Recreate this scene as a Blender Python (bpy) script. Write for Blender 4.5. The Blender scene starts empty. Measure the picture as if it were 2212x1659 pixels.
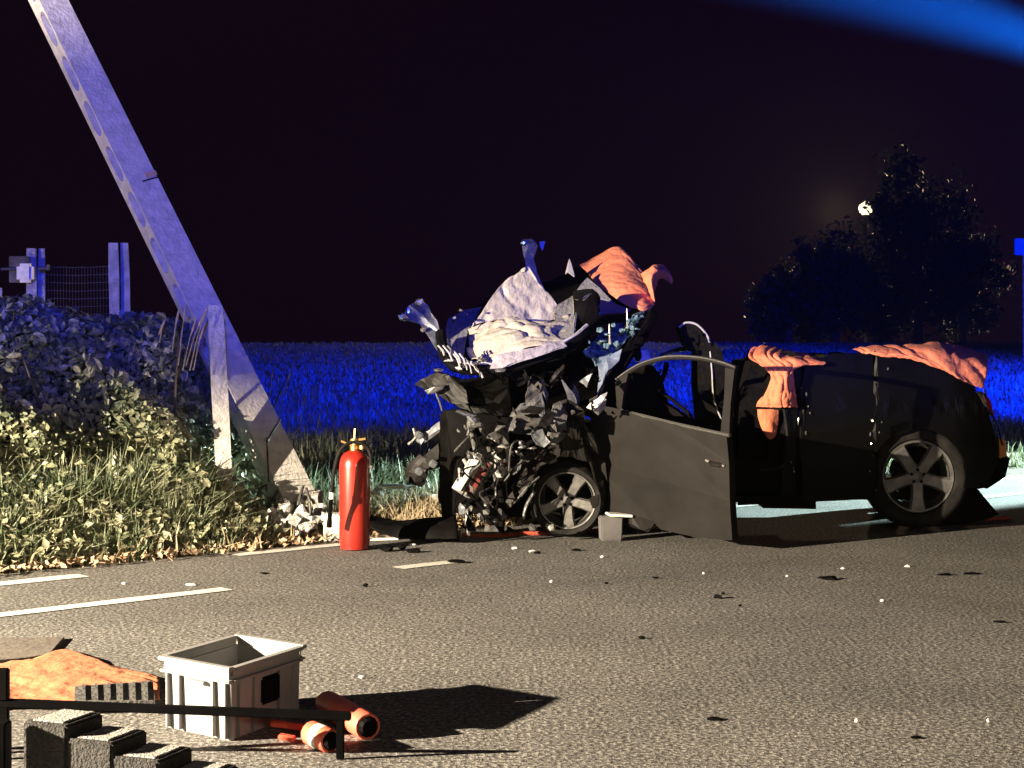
import bpy, bmesh, math, random
import numpy as np
from mathutils import Vector, Matrix, noise

R = math.radians
rnd = random.Random(7)
nrs = np.random.RandomState(11)
scene = bpy.context.scene
col = scene.collection

# ------------------------------------------------------------------ camera
CAM_H, F, CX, HY = 1.18, 3600.0, 1106.0, 740.0     # eye height, focal length and horizon on a 2212 x 1659 picture
cam_d = bpy.data.cameras.new('camera')
cam_d.sensor_width = 36.0
cam_d.lens = 36.0 * F / 2212.0
cam_d.shift_y = -(829.5 - HY) / 2212.0
cam_d.clip_end = 3000
cam = bpy.data.objects.new('camera', cam_d)
cam.location = (0, 0, CAM_H)
cam.rotation_euler = (R(90), 0, 0)
col.objects.link(cam)
scene.camera = cam

# ------------------------------------------------------------------ night sky
world = bpy.data.worlds.new('World')
scene.world = world
world.use_nodes = True
wn = world.node_tree
sky = wn.nodes.new('ShaderNodeTexSky')
sky.sky_type = 'NISHITA'
sky.sun_disc = False
sky.sun_elevation = R(-8)
sky.sun_rotation = R(40)
wn.links.new(sky.outputs[0], wn.nodes['Background'].inputs[0])
wn.nodes['Background'].inputs[1].default_value = 0.06
glow = wn.nodes.new('ShaderNodeBackground')          # even night-sky glow
glow.inputs[0].default_value = (0.0030, 0.0005, 0.0018, 1)
adds = wn.nodes.new('ShaderNodeAddShader')
wn.links.new(wn.nodes['Background'].outputs[0], adds.inputs[0])
wn.links.new(glow.outputs[0], adds.inputs[1])
wn.links.new(adds.outputs[0], wn.nodes['World Output'].inputs['Surface'])

# ------------------------------------------------------------------ lamps of the emergency vehicles, plus an added fill lamp
def light(name, kind, loc, color, power, radius=0.1, aim=None, spot=None, blend=0.3):
    d = bpy.data.lights.new(name, kind)
    d.color = color
    d.energy = power
    d.shadow_soft_size = radius
    if kind == 'SPOT':
        d.spot_size = R(spot)
        d.spot_blend = blend
    o = bpy.data.objects.new(name, d)
    o.location = loc
    if aim is not None:
        o.rotation_euler = (Vector(aim) - Vector(loc)).to_track_quat('-Z', 'Y').to_euler()
    col.objects.link(o)
    return o

def beam(o, build):
    """a beam pattern: strength as a function of the direction the light leaves the lamp"""
    d = o.data
    d.use_nodes = True
    nt = d.node_tree
    em = [n for n in nt.nodes if n.type == 'EMISSION'][0]
    geo = nt.nodes.new('ShaderNodeNewGeometry')
    sep = nt.nodes.new('ShaderNodeSeparateXYZ')
    nt.links.new(geo.outputs['Incoming'], sep.inputs[0])
    def m(op, a, b=None, c=None):
        n = nt.nodes.new('ShaderNodeMath')
        n.operation = op
        for i, v in enumerate((a, b, c)):
            if v is None:
                continue
            if isinstance(v, (int, float)):
                n.inputs[i].default_value = v
            else:
                nt.links.new(v, n.inputs[i])
        return n.outputs[0]
    def ss(v, lo, hi):
        t = m('DIVIDE', m('SUBTRACT', v, lo), m('SUBTRACT', hi, lo) if not (isinstance(lo, (int, float)) and isinstance(hi, (int, float))) else hi - lo)
        t = m('MINIMUM', m('MAXIMUM', t, 0.0), 1.0)
        return m('MULTIPLY', m('MULTIPLY', t, t), m('SUBTRACT', 3.0, m('MULTIPLY', t, 2.0)))
    elev = m('MULTIPLY', m('ARCSINE', sep.outputs[2]), 180 / math.pi)
    az = m('MULTIPLY', m('ARCTAN2', sep.outputs[1], sep.outputs[0]), 180 / math.pi)
    nt.links.new(build(m, ss, elev, az), em.inputs['Strength'])

KEY = (-7.2, 3.4, 2.0)
key = light('work_lamp', 'POINT', KEY, (1.0, 0.83, 0.60), 20000, 0.04)
def key_beam(m, ss, el, az):
    cut = m('SUBTRACT', 4.0, m('MULTIPLY', m('SUBTRACT', az, 46.1), 14.0))
    cut = m('MINIMUM', m('MAXIMUM', cut, -8.6), 12.0)
    low = m('SUBTRACT', 1.0, ss(el, m('SUBTRACT', cut, 2.2), m('ADD', cut, 2.8)))
    high = m('MULTIPLY', ss(el, 5.0, 12.0), 0.6)
    v = m('MAXIMUM', low, high)
    return m('MAXIMUM', v, 0.035)
beam(key, key_beam)

blue_a = light('beacon_behind', 'POINT', (0.5, -5.0, 2.4), (0.022, 0.04, 1.0), 11000, 0.08)
beam(blue_a, lambda m, ss, el, az: ss(el, -7.0, -3.6))
fill = light('fill_lamp_behind', 'POINT', (3.5, -4.5, 2.6), (1.0, 0.86, 0.66), 700, 0.25)  # unseen fill lamp, added to lift the dark shadows on the road
beam(fill, lambda m, ss, el, az: m('SUBTRACT', 1.0, ss(el, -7.5, -4.5)))
blue_b = light('beacon_field', 'SPOT', (17, 27, 4.5), (0.0, 0.02, 1.0), 105000, 0.15, aim=(-6, 42, 0.4), spot=120, blend=0.4)
head_l = light('headlamp', 'SPOT', (12.0, 20.5, 3.0), (0.72, 1.0, 0.95), 60000, 0.07, aim=(4.0, 14.6, 0.0), spot=19, blend=0.25)
blue_c = light('beacon_beam', 'SPOT', (6.4, 15.0, 3.35), (0.0, 0.16, 1.0), 1.9e7, 0.10, aim=(3.6, 14.9, 4.25), spot=14, blend=1.0)

vs = scene.view_settings
vs.view_transform = 'Standard'
vs.look = 'None'
vs.exposure = 0.0
vs.gamma = 1.0
scene.cycles.use_denoising = True
scene.cycles.max_bounces = 6
scene.cycles.volume_bounces = 0

# ------------------------------------------------------------------ materials
MATS = {}
def mat(name, color, rough=0.6, metal=0.0, color2=None, scale=8.0, bump=0.0, bscale=None, emit=None, estr=0, alpha=None,
        detail=4.0, lo=0.35, hi=0.65, spec=None, trans=0.0, coat=0.0, sub=0.0):
    if name in MATS:
        return MATS[name]
    mt = bpy.data.materials.new(name)
    mt.use_nodes = True
    nt = mt.node_tree
    b = nt.nodes['Principled BSDF']
    b.inputs['Base Color'].default_value = (*color, 1)
    b.inputs['Roughness'].default_value = rough
    b.inputs['Metallic'].default_value = metal
    if spec is not None:
        b.inputs['Specular IOR Level'].default_value = spec
    if trans:
        b.inputs['Transmission Weight'].default_value = trans
    if coat:
        b.inputs['Coat Weight'].default_value = coat
        b.inputs['Coat Roughness'].default_value = 0.08
    if alpha is not None:
        b.inputs['Alpha'].default_value = alpha
    tc = nt.nodes.new('ShaderNodeTexCoord')
    if color2 is not None:
        n = nt.nodes.new('ShaderNodeTexNoise')
        n.inputs['Scale'].default_value = scale
        n.inputs['Detail'].default_value = detail
        nt.links.new(tc.outputs['Object'], n.inputs['Vector'])
        r = nt.nodes.new('ShaderNodeMapRange')
        r.inputs['From Min'].default_value = lo
        r.inputs['From Max'].default_value = hi
        nt.links.new(n.outputs['Fac'], r.inputs['Value'])
        mx = nt.nodes.new('ShaderNodeMix')
        mx.data_type = 'RGBA'
        mx.inputs[6].default_value = (*color, 1)
        mx.inputs[7].default_value = (*color2, 1)
        nt.links.new(r.outputs[0], mx.inputs[0])
        nt.links.new(mx.outputs[2], b.inputs['Base Color'])
    if bump:
        n2 = nt.nodes.new('ShaderNodeTexNoise')
        n2.inputs['Scale'].default_value = bscale or scale * 2
        n2.inputs['Detail'].default_value = 5
        nt.links.new(tc.outputs['Object'], n2.inputs['Vector'])
        bp = nt.nodes.new('ShaderNodeBump')
        bp.inputs['Strength'].default_value = bump
        bp.inputs['Distance'].default_value = 0.02
        nt.links.new(n2.outputs['Fac'], bp.inputs['Height'])
        nt.links.new(bp.outputs[0], b.inputs['Normal'])
    if emit is not None:
        b.inputs['Emission Color'].default_value = (*emit, 1)
        b.inputs['Emission Strength'].default_value = estr
    MATS[name] = mt
    return mt

def leafmat(name, c1, c2, scale=3.0, rough=0.5, transl=0.25):
    mt = mat(name, c1, rough, color2=c2, scale=scale)
    nt = mt.node_tree
    b = nt.nodes['Principled BSDF']
    tr = nt.nodes.new('ShaderNodeBsdfTranslucent')
    src = b.inputs['Base Color'].links[0].from_socket
    nt.links.new(src, tr.inputs['Color'])
    ms = nt.nodes.new('ShaderNodeMixShader')
    ms.inputs[0].default_value = transl
    nt.links.new(b.outputs[0], ms.inputs[1])
    nt.links.new(tr.outputs[0], ms.inputs[2])
    nt.links.new(ms.outputs[0], nt.nodes['Material Output'].inputs['Surface'])
    return mt

def asphalt_material():
    mt = bpy.data.materials.new('asphalt')
    mt.use_nodes = True
    nt = mt.node_tree
    L = nt.links
    b = nt.nodes['Principled BSDF']
    b.inputs['Roughness'].default_value = 0.85
    tc = nt.nodes.new('ShaderNodeTexCoord')
    v = nt.nodes.new('ShaderNodeTexNoise')
    v.inputs['Scale'].default_value = 60
    v.inputs['Detail'].default_value = 3
    v.inputs['Roughness'].default_value = 0.65
    big = nt.nodes.new('ShaderNodeTexNoise')
    big.inputs['Scale'].default_value = 1.1
    big.inputs['Detail'].default_value = 6
    mid = nt.nodes.new('ShaderNodeTexNoise')
    mid.inputs['Scale'].default_value = 9
    mid.inputs['Detail'].default_value = 4
    for n in (v, big, mid):
        L.new(tc.outputs['Object'], n.inputs['Vector'])
    r = nt.nodes.new('ShaderNodeValToRGB')
    r.color_ramp.elements[0].position = 0.36
    r.color_ramp.elements[0].color = (0.030, 0.0285, 0.0275, 1)
    r.color_ramp.elements[1].position = 0.66
    r.color_ramp.elements[1].color = (0.40, 0.378, 0.345, 1)
    e = r.color_ramp.elements.new(0.5)
    e.color = (0.130, 0.123, 0.114, 1)
    L.new(v.outputs['Fac'], r.inputs['Fac'])
    m1 = nt.nodes.new('ShaderNodeMix'); m1.data_type = 'RGBA'; m1.blend_type = 'MULTIPLY'; m1.inputs[0].default_value = 1
    rr = nt.nodes.new('ShaderNodeMapRange')
    rr.inputs['From Min'].default_value = 0.3; rr.inputs['From Max'].default_value = 0.7
    rr.inputs['To Min'].default_value = 0.62; rr.inputs['To Max'].default_value = 1.25
    mm = nt.nodes.new('ShaderNodeMath'); mm.operation = 'MULTIPLY_ADD'
    mm.inputs[1].default_value = 0.35
    L.new(mid.outputs['Fac'], mm.inputs[0]); 
    mm2 = nt.nodes.new('ShaderNodeMath'); mm2.operation = 'MULTIPLY'; mm2.inputs[1].default_value = 0.65
    L.new(big.outputs['Fac'], mm2.inputs[0]); L.new(mm2.outputs[0], mm.inputs[2])
    L.new(mm.outputs[0], rr.inputs['Value'])
    L.new(r.outputs[0], m1.inputs[6]); L.new(rr.outputs[0], m1.inputs[7])
    L.new(m1.outputs[2], b.inputs['Base Color'])
    bp = nt.nodes.new('ShaderNodeBump'); bp.inputs['Strength'].default_value = 0.8; bp.inputs['Distance'].default_value = 0.008
    L.new(v.outputs['Fac'], bp.inputs['Height']); L.new(bp.outputs[0], b.inputs['Normal'])
    return mt

M_asphalt = asphalt_material()
M_paint = mat('road_paint', (0.62, 0.60, 0.55), 0.7, color2=(0.80, 0.78, 0.72), scale=25, bump=0.2, bscale=90, lo=0.3)
M_soil = mat('soil', (0.055, 0.045, 0.03), 0.95, color2=(0.13, 0.10, 0.06), scale=14, bump=0.9, bscale=40)
M_concrete = mat('concrete', (0.36, 0.345, 0.33), 0.9, color2=(0.50, 0.48, 0.46), scale=16, bump=0.35, bscale=45, detail=8)
M_concrete_old = mat('old_concrete', (0.33, 0.32, 0.30), 0.92, color2=(0.50, 0.48, 0.46), scale=18, bump=0.6, bscale=50, detail=8)
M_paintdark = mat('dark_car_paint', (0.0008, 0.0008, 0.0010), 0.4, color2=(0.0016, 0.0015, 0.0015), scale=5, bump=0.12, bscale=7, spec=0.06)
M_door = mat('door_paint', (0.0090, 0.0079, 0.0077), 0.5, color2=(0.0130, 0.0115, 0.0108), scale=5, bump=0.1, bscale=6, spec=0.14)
M_black = mat('black_plastic', (0.0025, 0.0022, 0.0025), 0.6, color2=(0.005, 0.0045, 0.0045), scale=10, spec=0.03)
M_rubber = mat('rubber', (0.010, 0.010, 0.010), 0.75, color2=(0.022, 0.020, 0.019), scale=12, bump=0.2, spec=0.06)
M_metal = mat('bare_metal', (0.26, 0.26, 0.26), 0.42, 0.85, color2=(0.12, 0.115, 0.11), scale=18, bump=0.3)
M_dullmetal = mat('dull_metal', (0.10, 0.097, 0.095), 0.6, 0.3, color2=(0.028, 0.026, 0.025), scale=12, bump=0.4)
M_alloy = mat('alloy', (0.17, 0.165, 0.16), 0.45, 0.5, color2=(0.09, 0.087, 0.085), scale=14, bump=0.15)
M_chrome = mat('chrome_trim', (0.50, 0.49, 0.47), 0.25, 0.9)
M_interior = mat('interior_fabric', (0.003, 0.0027, 0.0028), 0.8, color2=(0.006, 0.0055, 0.0055), scale=30, bump=0.3, spec=0.04)
M_liner = mat('headliner', (0.13, 0.128, 0.125), 0.95, color2=(0.19, 0.185, 0.18), scale=26, bump=0.5, bscale=55)
M_airbag = mat('airbag_cloth', (0.36, 0.325, 0.255), 0.95, color2=(0.26, 0.235, 0.185), scale=11, bump=0.6, bscale=26)
M_orange = mat('orange_blanket', (0.60, 0.180, 0.084), 0.95, color2=(0.52, 0.145, 0.068), scale=14, bump=0.5, bscale=22)
M_tarp = mat('orange_tarp', (0.52, 0.165, 0.075), 0.9, color2=(0.48, 0.148, 0.066), scale=9, bump=0.7, bscale=16)
M_toolred = mat('orange_plastic', (0.72, 0.13, 0.07), 0.5, color2=(0.62, 0.10, 0.06), scale=12)
M_red = mat('extinguisher_red', (0.34, 0.022, 0.012), 0.32, color2=(0.29, 0.016, 0.010), scale=7, coat=0.3)
M_hose = mat('red_hose', (0.42, 0.075, 0.035), 0.7, color2=(0.30, 0.05, 0.03), scale=20, bump=0.3)
M_crate = mat('grey_crate', (0.27, 0.265, 0.26), 0.7, color2=(0.22, 0.215, 0.21), scale=6)
M_brass = mat('brass', (0.55, 0.33, 0.12), 0.35, 0.8)
M_white = mat('white_plastic', (0.78, 0.76, 0.72), 0.5, color2=(0.66, 0.64, 0.60), scale=9)
M_grey = mat('grey_plastic', (0.34, 0.33, 0.31), 0.65, color2=(0.26, 0.25, 0.24), scale=10, bump=0.2)
M_brown = mat('old_red_plastic', (0.24, 0.05, 0.04), 0.6, color2=(0.15, 0.035, 0.03), scale=12)
M_glass = mat('broken_glass', (0.12, 0.22, 0.24), 0.3, 0.0, color2=(0.015, 0.03, 0.035), scale=26, bump=0.9, bscale=60, alpha=0.8)
M_lamp_red = mat('tail_lamp', (0.35, 0.02, 0.02), 0.2, coat=0.5)
M_amber = mat('amber_lens', (0.75, 0.28, 0.10), 0.25)
M_wood = mat('bark', (0.05, 0.04, 0.03), 0.95, color2=(0.09, 0.07, 0.05), scale=8, bump=0.8)
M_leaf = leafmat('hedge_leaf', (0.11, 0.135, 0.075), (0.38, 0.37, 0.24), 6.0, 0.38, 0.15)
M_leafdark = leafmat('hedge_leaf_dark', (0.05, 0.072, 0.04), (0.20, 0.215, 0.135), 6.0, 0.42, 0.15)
M_grass = leafmat('verge_grass', (0.095, 0.13, 0.065), (0.31, 0.32, 0.21), 4.0, 0.55, 0.3)
M_dry = leafmat('dry_grass', (0.34, 0.26, 0.15), (0.46, 0.38, 0.25), 4.0, 0.7, 0.25)
M_litter = mat('leaf_litter', (0.30, 0.19, 0.11), 0.9, color2=(0.48, 0.36, 0.24), scale=9)
M_field = leafmat('field_grass', (0.10, 0.14, 0.11), (0.17, 0.21, 0.17), 0.6, 0.7, 0.3)
M_fieldsoil = mat('field_soil', (0.09, 0.12, 0.10), 0.95, color2=(0.15, 0.18, 0.15), scale=1.2, bump=0.9, bscale=8)
M_tree = leafmat('tree_leaf', (0.012, 0.018, 0.010), (0.025, 0.030, 0.018), 0.7, 0.7, 0.2)
M_signblue = mat('blue_sign', (0.01, 0.03, 0.035), 0.7)
M_wire = mat('galvanised_wire', (0.07, 0.07, 0.08), 0.6, 0.3)
M_lamp = mat('lamp_glow', (1, 0.9, 0.7), 0.5, emit=(1.0, 0.84, 0.58), estr=1.6)
M_refl = mat('reflector', (0.72, 0.72, 0.62), 0.3, color2=(0.60, 0.60, 0.52), scale=30)

# ------------------------------------------------------------------ helpers
def P(x, y, d):
    """point seen at picture position (x, y) on the 2212-wide photograph, d metres away"""
    return Vector(((x - CX) / F * d, d, CAM_H - (y - HY) / F * d))
def G(x, y, z=0.0):
    d = (CAM_H - z) * F / (y - HY)
    return Vector(((x - CX) / F * d, d, z))

W = {}
def finish(name, me, material, parent=None, label=None, cat=None, group=None, kind=None, smooth=False, origin=None):
    """mesh in world coordinates -> object whose origin is at the middle of its base"""
    n = len(me.vertices)
    co = np.empty(n * 3, dtype=np.float32)
    me.vertices.foreach_get('co', co)
    co = co.reshape(-1, 3)
    if origin is None:
        lo, hi = co.min(0), co.max(0)
        origin = ((lo[0] + hi[0]) / 2, (lo[1] + hi[1]) / 2, lo[2])
    org = np.array(origin, dtype=np.float32)
    me.vertices.foreach_set('co', (co - org).ravel())
    me.update()
    if smooth:
        me.polygons.foreach_set('use_smooth', [True] * len(me.polygons))
    ms = material if isinstance(material, (list, tuple)) else [material]
    for m in ms:
        me.materials.append(m)
    o = bpy.data.objects.new(name, me)
    col.objects.link(o)
    put(o, Vector(origin), parent)
    tag(o, label, cat, group, kind)
    return o

def put(o, world, parent=None):
    W[o.name] = Vector(world)
    if parent is not None:
        o.parent = parent
        o.location = W[o.name] - W[parent.name]
    else:
        o.location = world

def tag(o, label=None, cat=None, group=None, kind=None):
    if label: o['label'] = label
    if cat: o['category'] = cat
    if group: o['group'] = group
    if kind: o['kind'] = kind
    return o

def thing(name, loc, label=None, cat=None, group=None, parent=None):
    o = bpy.data.objects.new(name, None)
    o.empty_display_size = 0.1
    col.objects.link(o)
    put(o, Vector(loc), parent)
    return tag(o, label, cat, group)

class MB:
    """collects simple solids into one mesh"""
    def __init__(self):
        self.v, self.f, self.mi = [], [], []
    def add(self, vs, fs, mi=0):
        k = len(self.v)
        self.v += [tuple(v) for v in vs]
        self.f += [tuple(i + k for i in f) for f in fs]
        self.mi += [mi] * len(fs)
        return self
    def box(self, c, s, rot=None, mi=0, bevel=0.0, taper=None):
        c = Vector(c)
        if bevel:
            bm = bmesh.new()
            bmesh.ops.create_cube(bm, size=1)
            for v in bm.verts:
                v.co = Vector((v.co.x * s[0], v.co.y * s[1], v.co.z * s[2]))
                if taper and v.co.z < 0:
                    v.co.x *= taper; v.co.y *= taper
            bmesh.ops.bevel(bm, geom=bm.edges[:], offset=bevel, segments=2, affect='EDGES')
            vs = [v.co.copy() for v in bm.verts]
            bm.verts.index_update()
            fs = [[v.index for v in f.verts] for f in bm.faces]
            bm.free()
        else:
            vs = [Vector((x * s[0] / 2, y * s[1] / 2, z * s[2] / 2)) for x in (-1, 1) for y in (-1, 1) for z in (-1, 1)]
            if taper:
                for v in vs:
                    if v.z < 0: v.x *= taper; v.y *= taper
            fs = [(0, 1, 3, 2), (4, 6, 7, 5), (0, 4, 5, 1), (2, 3, 7, 6), (0, 2, 6, 4), (1, 5, 7, 3)]
        m = rot if rot is not None else Matrix.Identity(3)
        return self.add([m @ v + c for v in vs], fs, mi)
    def tube(self, path, r, seg=8, mi=0, cap=True):
        path = [Vector(p) for p in path]
        n = len(path)
        rs = r if isinstance(r, (list, tuple)) else [r] * n
        vs, fs = [], []
        up = Vector((0.13, 0.21, 1)).normalized()
        for i, p in enumerate(path):
            t = (path[min(i + 1, n - 1)] - path[max(i - 1, 0)]).normalized()
            if abs(t.dot(up)) > 0.95:
                up = Vector((1, 0.2, 0.1)).normalized()
            a = t.cross(up).normalized()
            b = a.cross(t).normalized()
            for k in range(seg):
                an = 2 * math.pi * k / seg
                vs.append(p + (a * math.cos(an) + b * math.sin(an)) * rs[i])
        for i in range(n - 1):
            for k in range(seg):
                k2 = (k + 1) % seg
                fs.append((i * seg + k, i * seg + k2, (i + 1) * seg + k2, (i + 1) * seg + k))
        if cap:
            fs.append(tuple(range(seg))[::-1])
            fs.append(tuple((n - 1) * seg + k for k in range(seg)))
        return self.add(vs, fs, mi)
    def lathe(self, prof, c, axis='z', seg=32, mi=0):
        """prof: list of (r, h) along the axis"""
        c = Vector(c)
        vs, fs = [], []
        for (r, h) in prof:
            for k in range(seg):
                a = 2 * math.pi * k / seg
                if axis == 'z': v = Vector((r * math.cos(a), r * math.sin(a), h))
                else: v = Vector((r * math.cos(a), h, r * math.sin(a)))
                vs.append(v + c)
        for i in range(len(prof) - 1):
            for k in range(seg):
                k2 = (k + 1) % seg
                fs.append((i * seg + k, i * seg + k2, (i + 1) * seg + k2, (i + 1) * seg + k))
        return self.add(vs, fs, mi)
    def prism(self, poly, off, mi=0):
        """poly: list of world points; off: extrusion vector"""
        n = len(poly)
        poly = [Vector(p) for p in poly]
        off = Vector(off)
        vs = poly + [p + off for p in poly]
        fs = [tuple(range(n)), tuple(range(2 * n - 1, n - 1, -1))]
        for i in range(n):
            j = (i + 1) % n
            fs.append((i, j, n + j, n + i))
        return self.add(vs, fs, mi)
    def rock(self, c, s, seed=0, sub=1, rough=0.35, mi=0):
        bm = bmesh.new()
        bmesh.ops.create_icosphere(bm, subdivisions=sub, radius=1)
        r2 = random.Random(seed)
        off = Vector((r2.random() * 50, r2.random() * 50, r2.random() * 50))
        rot = Matrix.Rotation(r2.random() * 6, 3, Vector((r2.random() - .5, r2.random() - .5, r2.random() - .4)).normalized())
        for v in bm.verts:
            k = 1 + rough * noise.noise(v.co * 1.6 + off) + rough * 0.6 * (r2.random() - 0.5)
            v.co = rot @ (v.co * k)
            v.co = Vector((v.co.x * s[0], v.co.y * s[1], v.co.z * s[2])) + Vector(c)
        bm.verts.index_update()
        self.add([v.co.copy() for v in bm.verts], [[v.index for v in f.verts] for f in bm.faces], mi)
        bm.free()
        return self
    def build(self, name, material, parent=None, smooth=False, bevel=0.0, **kw):
        me = bpy.data.meshes.new(name)
        me.from_pydata(self.v, [], self.f)
        bm = bmesh.new()
        bm.from_mesh(me)
        bmesh.ops.recalc_face_normals(bm, faces=bm.faces[:])
        bm.to_mesh(me)
        bm.free()
        if len(set(self.mi)) > 1:
            me.polygons.foreach_set('material_index', self.mi)
        o = finish(name, me, material, parent, smooth=smooth, **kw)
        if smooth:
            try:
                me.set_sharp_from_angle(angle=R(40))
            except Exception:
                pass
        return o

def thicken(bm, t):
    bm.normal_update()
    vs = bm.verts[:]
    fs = bm.faces[:]
    be = [e for e in bm.edges if e.is_boundary]
    mp = {v: bm.verts.new(v.co - v.normal * t) for v in vs}
    bl = []
    for e in be:
        f = e.link_faces[0]
        for l in f.loops:
            if l.edge == e:
                bl.append((l.vert, l.link_loop_next.vert))
    for f in fs:
        try:
            bm.faces.new([mp[v] for v in reversed(f.verts)])
        except ValueError:
            pass
    for a, b_ in bl:
        try:
            bm.faces.new((b_, a, mp[a], mp[b_]))
        except ValueError:
            pass

def panel(name, pts, material, parent=None, t=0.006, cuts=3, amp=0.012, freq=6.0, seed=0, hard=0.5, smooth=False, **kw):
    """crumpled sheet: outline points (px x, px y, depth) filled, subdivided, dented and given thickness"""
    bm = bmesh.new()
    vs = [bm.verts.new(P(*p)) for p in pts]
    f = bm.faces.new(vs)
    f.normal_update()
    bmesh.ops.triangulate(bm, faces=[f], ngon_method='EAR_CLIP')
    for _ in range(cuts):
        long = [e for e in bm.edges if e.calc_length() > 0.05]
        if long:
            bmesh.ops.subdivide_edges(bm, edges=long, cuts=1, use_grid_fill=True)
            ng = [q for q in bm.faces if len(q.verts) > 3]
            if ng:
                bmesh.ops.triangulate(bm, faces=ng)
    bm.normal_update()
    off = Vector((seed * 3.7, seed * 1.9, seed * 5.3))
    for v in bm.verts:
        q = v.co * freq + off
        a = noise.noise(q) + hard * abs(noise.noise(q * 2.3 + Vector((9, 4, 1)))) * 1.4
        v.co = v.co + v.normal * a * amp + Vector((noise.noise(q + Vector((3, 8, 2))), 0, noise.noise(q + Vector((8, 1, 5))))) * amp * 0.6
    bm.normal_update()
    thicken(bm, t)
    me = bpy.data.meshes.new(name)
    bm.to_mesh(me)
    bm.free()
    return finish(name, me, material, parent, smooth=smooth, **kw)

def cr(p0, p1, p2, p3, t):
    return 0.5 * ((2 * p1) + (-p0 + p2) * t + (2 * p0 - 5 * p1 + 4 * p2 - p3) * t * t + (-p0 + 3 * p1 - 3 * p2 + p3) * t ** 3)
def crline(pts, n):
    out = []
    m = len(pts)
    for i in range(m - 1):
        p0, p1, p2, p3 = pts[max(i - 1, 0)], pts[i], pts[i + 1], pts[min(i + 2, m - 1)]
        for k in range(n):
            out.append(cr(p0, p1, p2, p3, k / n))
    out.append(pts[-1])
    return out
def net(name, rows, material, parent=None, n=7, amp=0.012, freq=7.0, seed=0, t=0.004, fold=0.0, world=False, stretch=(1, 1, 1), crease=None, **kw):
    """draped sheet through a net of control points (px x, px y, depth)"""
    rows = [[Vector(p) if world else P(*p) for p in r] for r in rows]
    rows = [crline(r, n) for r in rows]
    cols = [crline([r[i] for r in rows], n) for i in range(len(rows[0]))]
    nu, nv = len(cols), len(cols[0])
    bm = bmesh.new()
    off = Vector((seed * 2.3, seed * 4.1, seed * 1.7))
    crease_asp = (cols[0][0] - cols[0][-1]).length / max(1e-3, (cols[0][0] - cols[-1][0]).length)
    grid = [[bm.verts.new(cols[i][j]) for j in range(nv)] for i in range(nu)]
    for i in range(nu - 1):
        for j in range(nv - 1):
            bm.faces.new((grid[i][j], grid[i + 1][j], grid[i + 1][j + 1], grid[i][j + 1]))
    bmesh.ops.recalc_face_normals(bm, faces=bm.faces[:])
    bm.normal_update()
    for i in range(nu):
        for j in range(nv):
            v = grid[i][j]
            q = Vector((v.co.x * stretch[0], v.co.y * stretch[1], v.co.z * stretch[2])) * freq + off
            r1 = max(0.0, 1 - 3.2 * abs(noise.noise(q * 0.8)))
            r2 = max(0.0, 1 - 3.2 * abs(noise.noise(q * 1.7 + Vector((5, 5, 5)))))
            a = 0.5 * noise.noise(q * 0.7) + 0.9 * r1 * r1 + 0.4 * r2 * r2
            if crease:
                f_, ang, ratio = crease
                su, sv = i / nu, j / nv * crease_asp
                a1, a2 = su * math.cos(ang) + sv * math.sin(ang), -su * math.sin(ang) + sv * math.cos(ang)
                wob = 0.35 * noise.noise(Vector((a1 * 4, a2 * 3, seed)))
                g1 = noise.noise(Vector((a1 * f_ * ratio, a2 * f_ + wob * 2, seed * 3.1)))
                g2 = noise.noise(Vector((a2 * f_ * 0.5, a1 * f_ * 0.9, seed * 1.3 + 9)))
                a = 1.1 * max(0.0, 1 - 3.0 * abs(g1)) ** 1.5 + 0.5 * max(0.0, 1 - 4.0 * abs(g2)) ** 2 + 0.35 * noise.noise(q * 0.35)
            a += fold * math.sin(i * 0.9 + 2 * noise.noise(q * 0.4))
            v.co = v.co + v.normal * a * amp
    bm.normal_update()
    thicken(bm, t)
    me = bpy.data.meshes.new(name)
    bm.to_mesh(me)
    bm.free()
    return finish(name, me, material, parent, smooth=True, **kw)

def rotm(ax, ay, az):
    return Matrix.Rotation(R(az), 3, 'Z') @ Matrix.Rotation(R(ay), 3, 'Y') @ Matrix.Rotation(R(ax), 3, 'X')

# ------------------------------------------------------------------ ground, road, field
E0 = Vector((-2.56, 8.33, 0))          # a point on the painted road edge
U = Vector((0.742, 0.670, 0)).normalized()   # along the road
N = Vector((-U.y, U.x, 0))             # away from the road, towards the field
def tw(x, y):
    dx, dy = x - E0.x, y - E0.y
    return dx * U.x + dy * U.y, dx * N.x + dy * N.y
def sstep(v, a, b):
    t = np.clip((v - a) / (b - a), 0, 1)
    return t * t * (3 - 2 * t)
def height(x, y):
    x = np.asarray(x, dtype=float); y = np.asarray(y, dtype=float)
    w = (x - E0.x) * N.x + (y - E0.y) * N.y
    h = -0.06 + 0.065 * sstep(w, 0.08, 0.22) + 0.07 * sstep(w, 0.3, 1.2)
    h = h + 0.06 * np.sin(x * 1.3 + 0.5) * np.sin(y * 1.1) * sstep(w, 0.5, 2.0) * 0.4
    far = np.clip(y - 19.0, 0, 57.0)
    h = h + sstep(w, 3.0, 9.0) * (0.0135 * far + 0.00008 * far * far)
    return h

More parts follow.
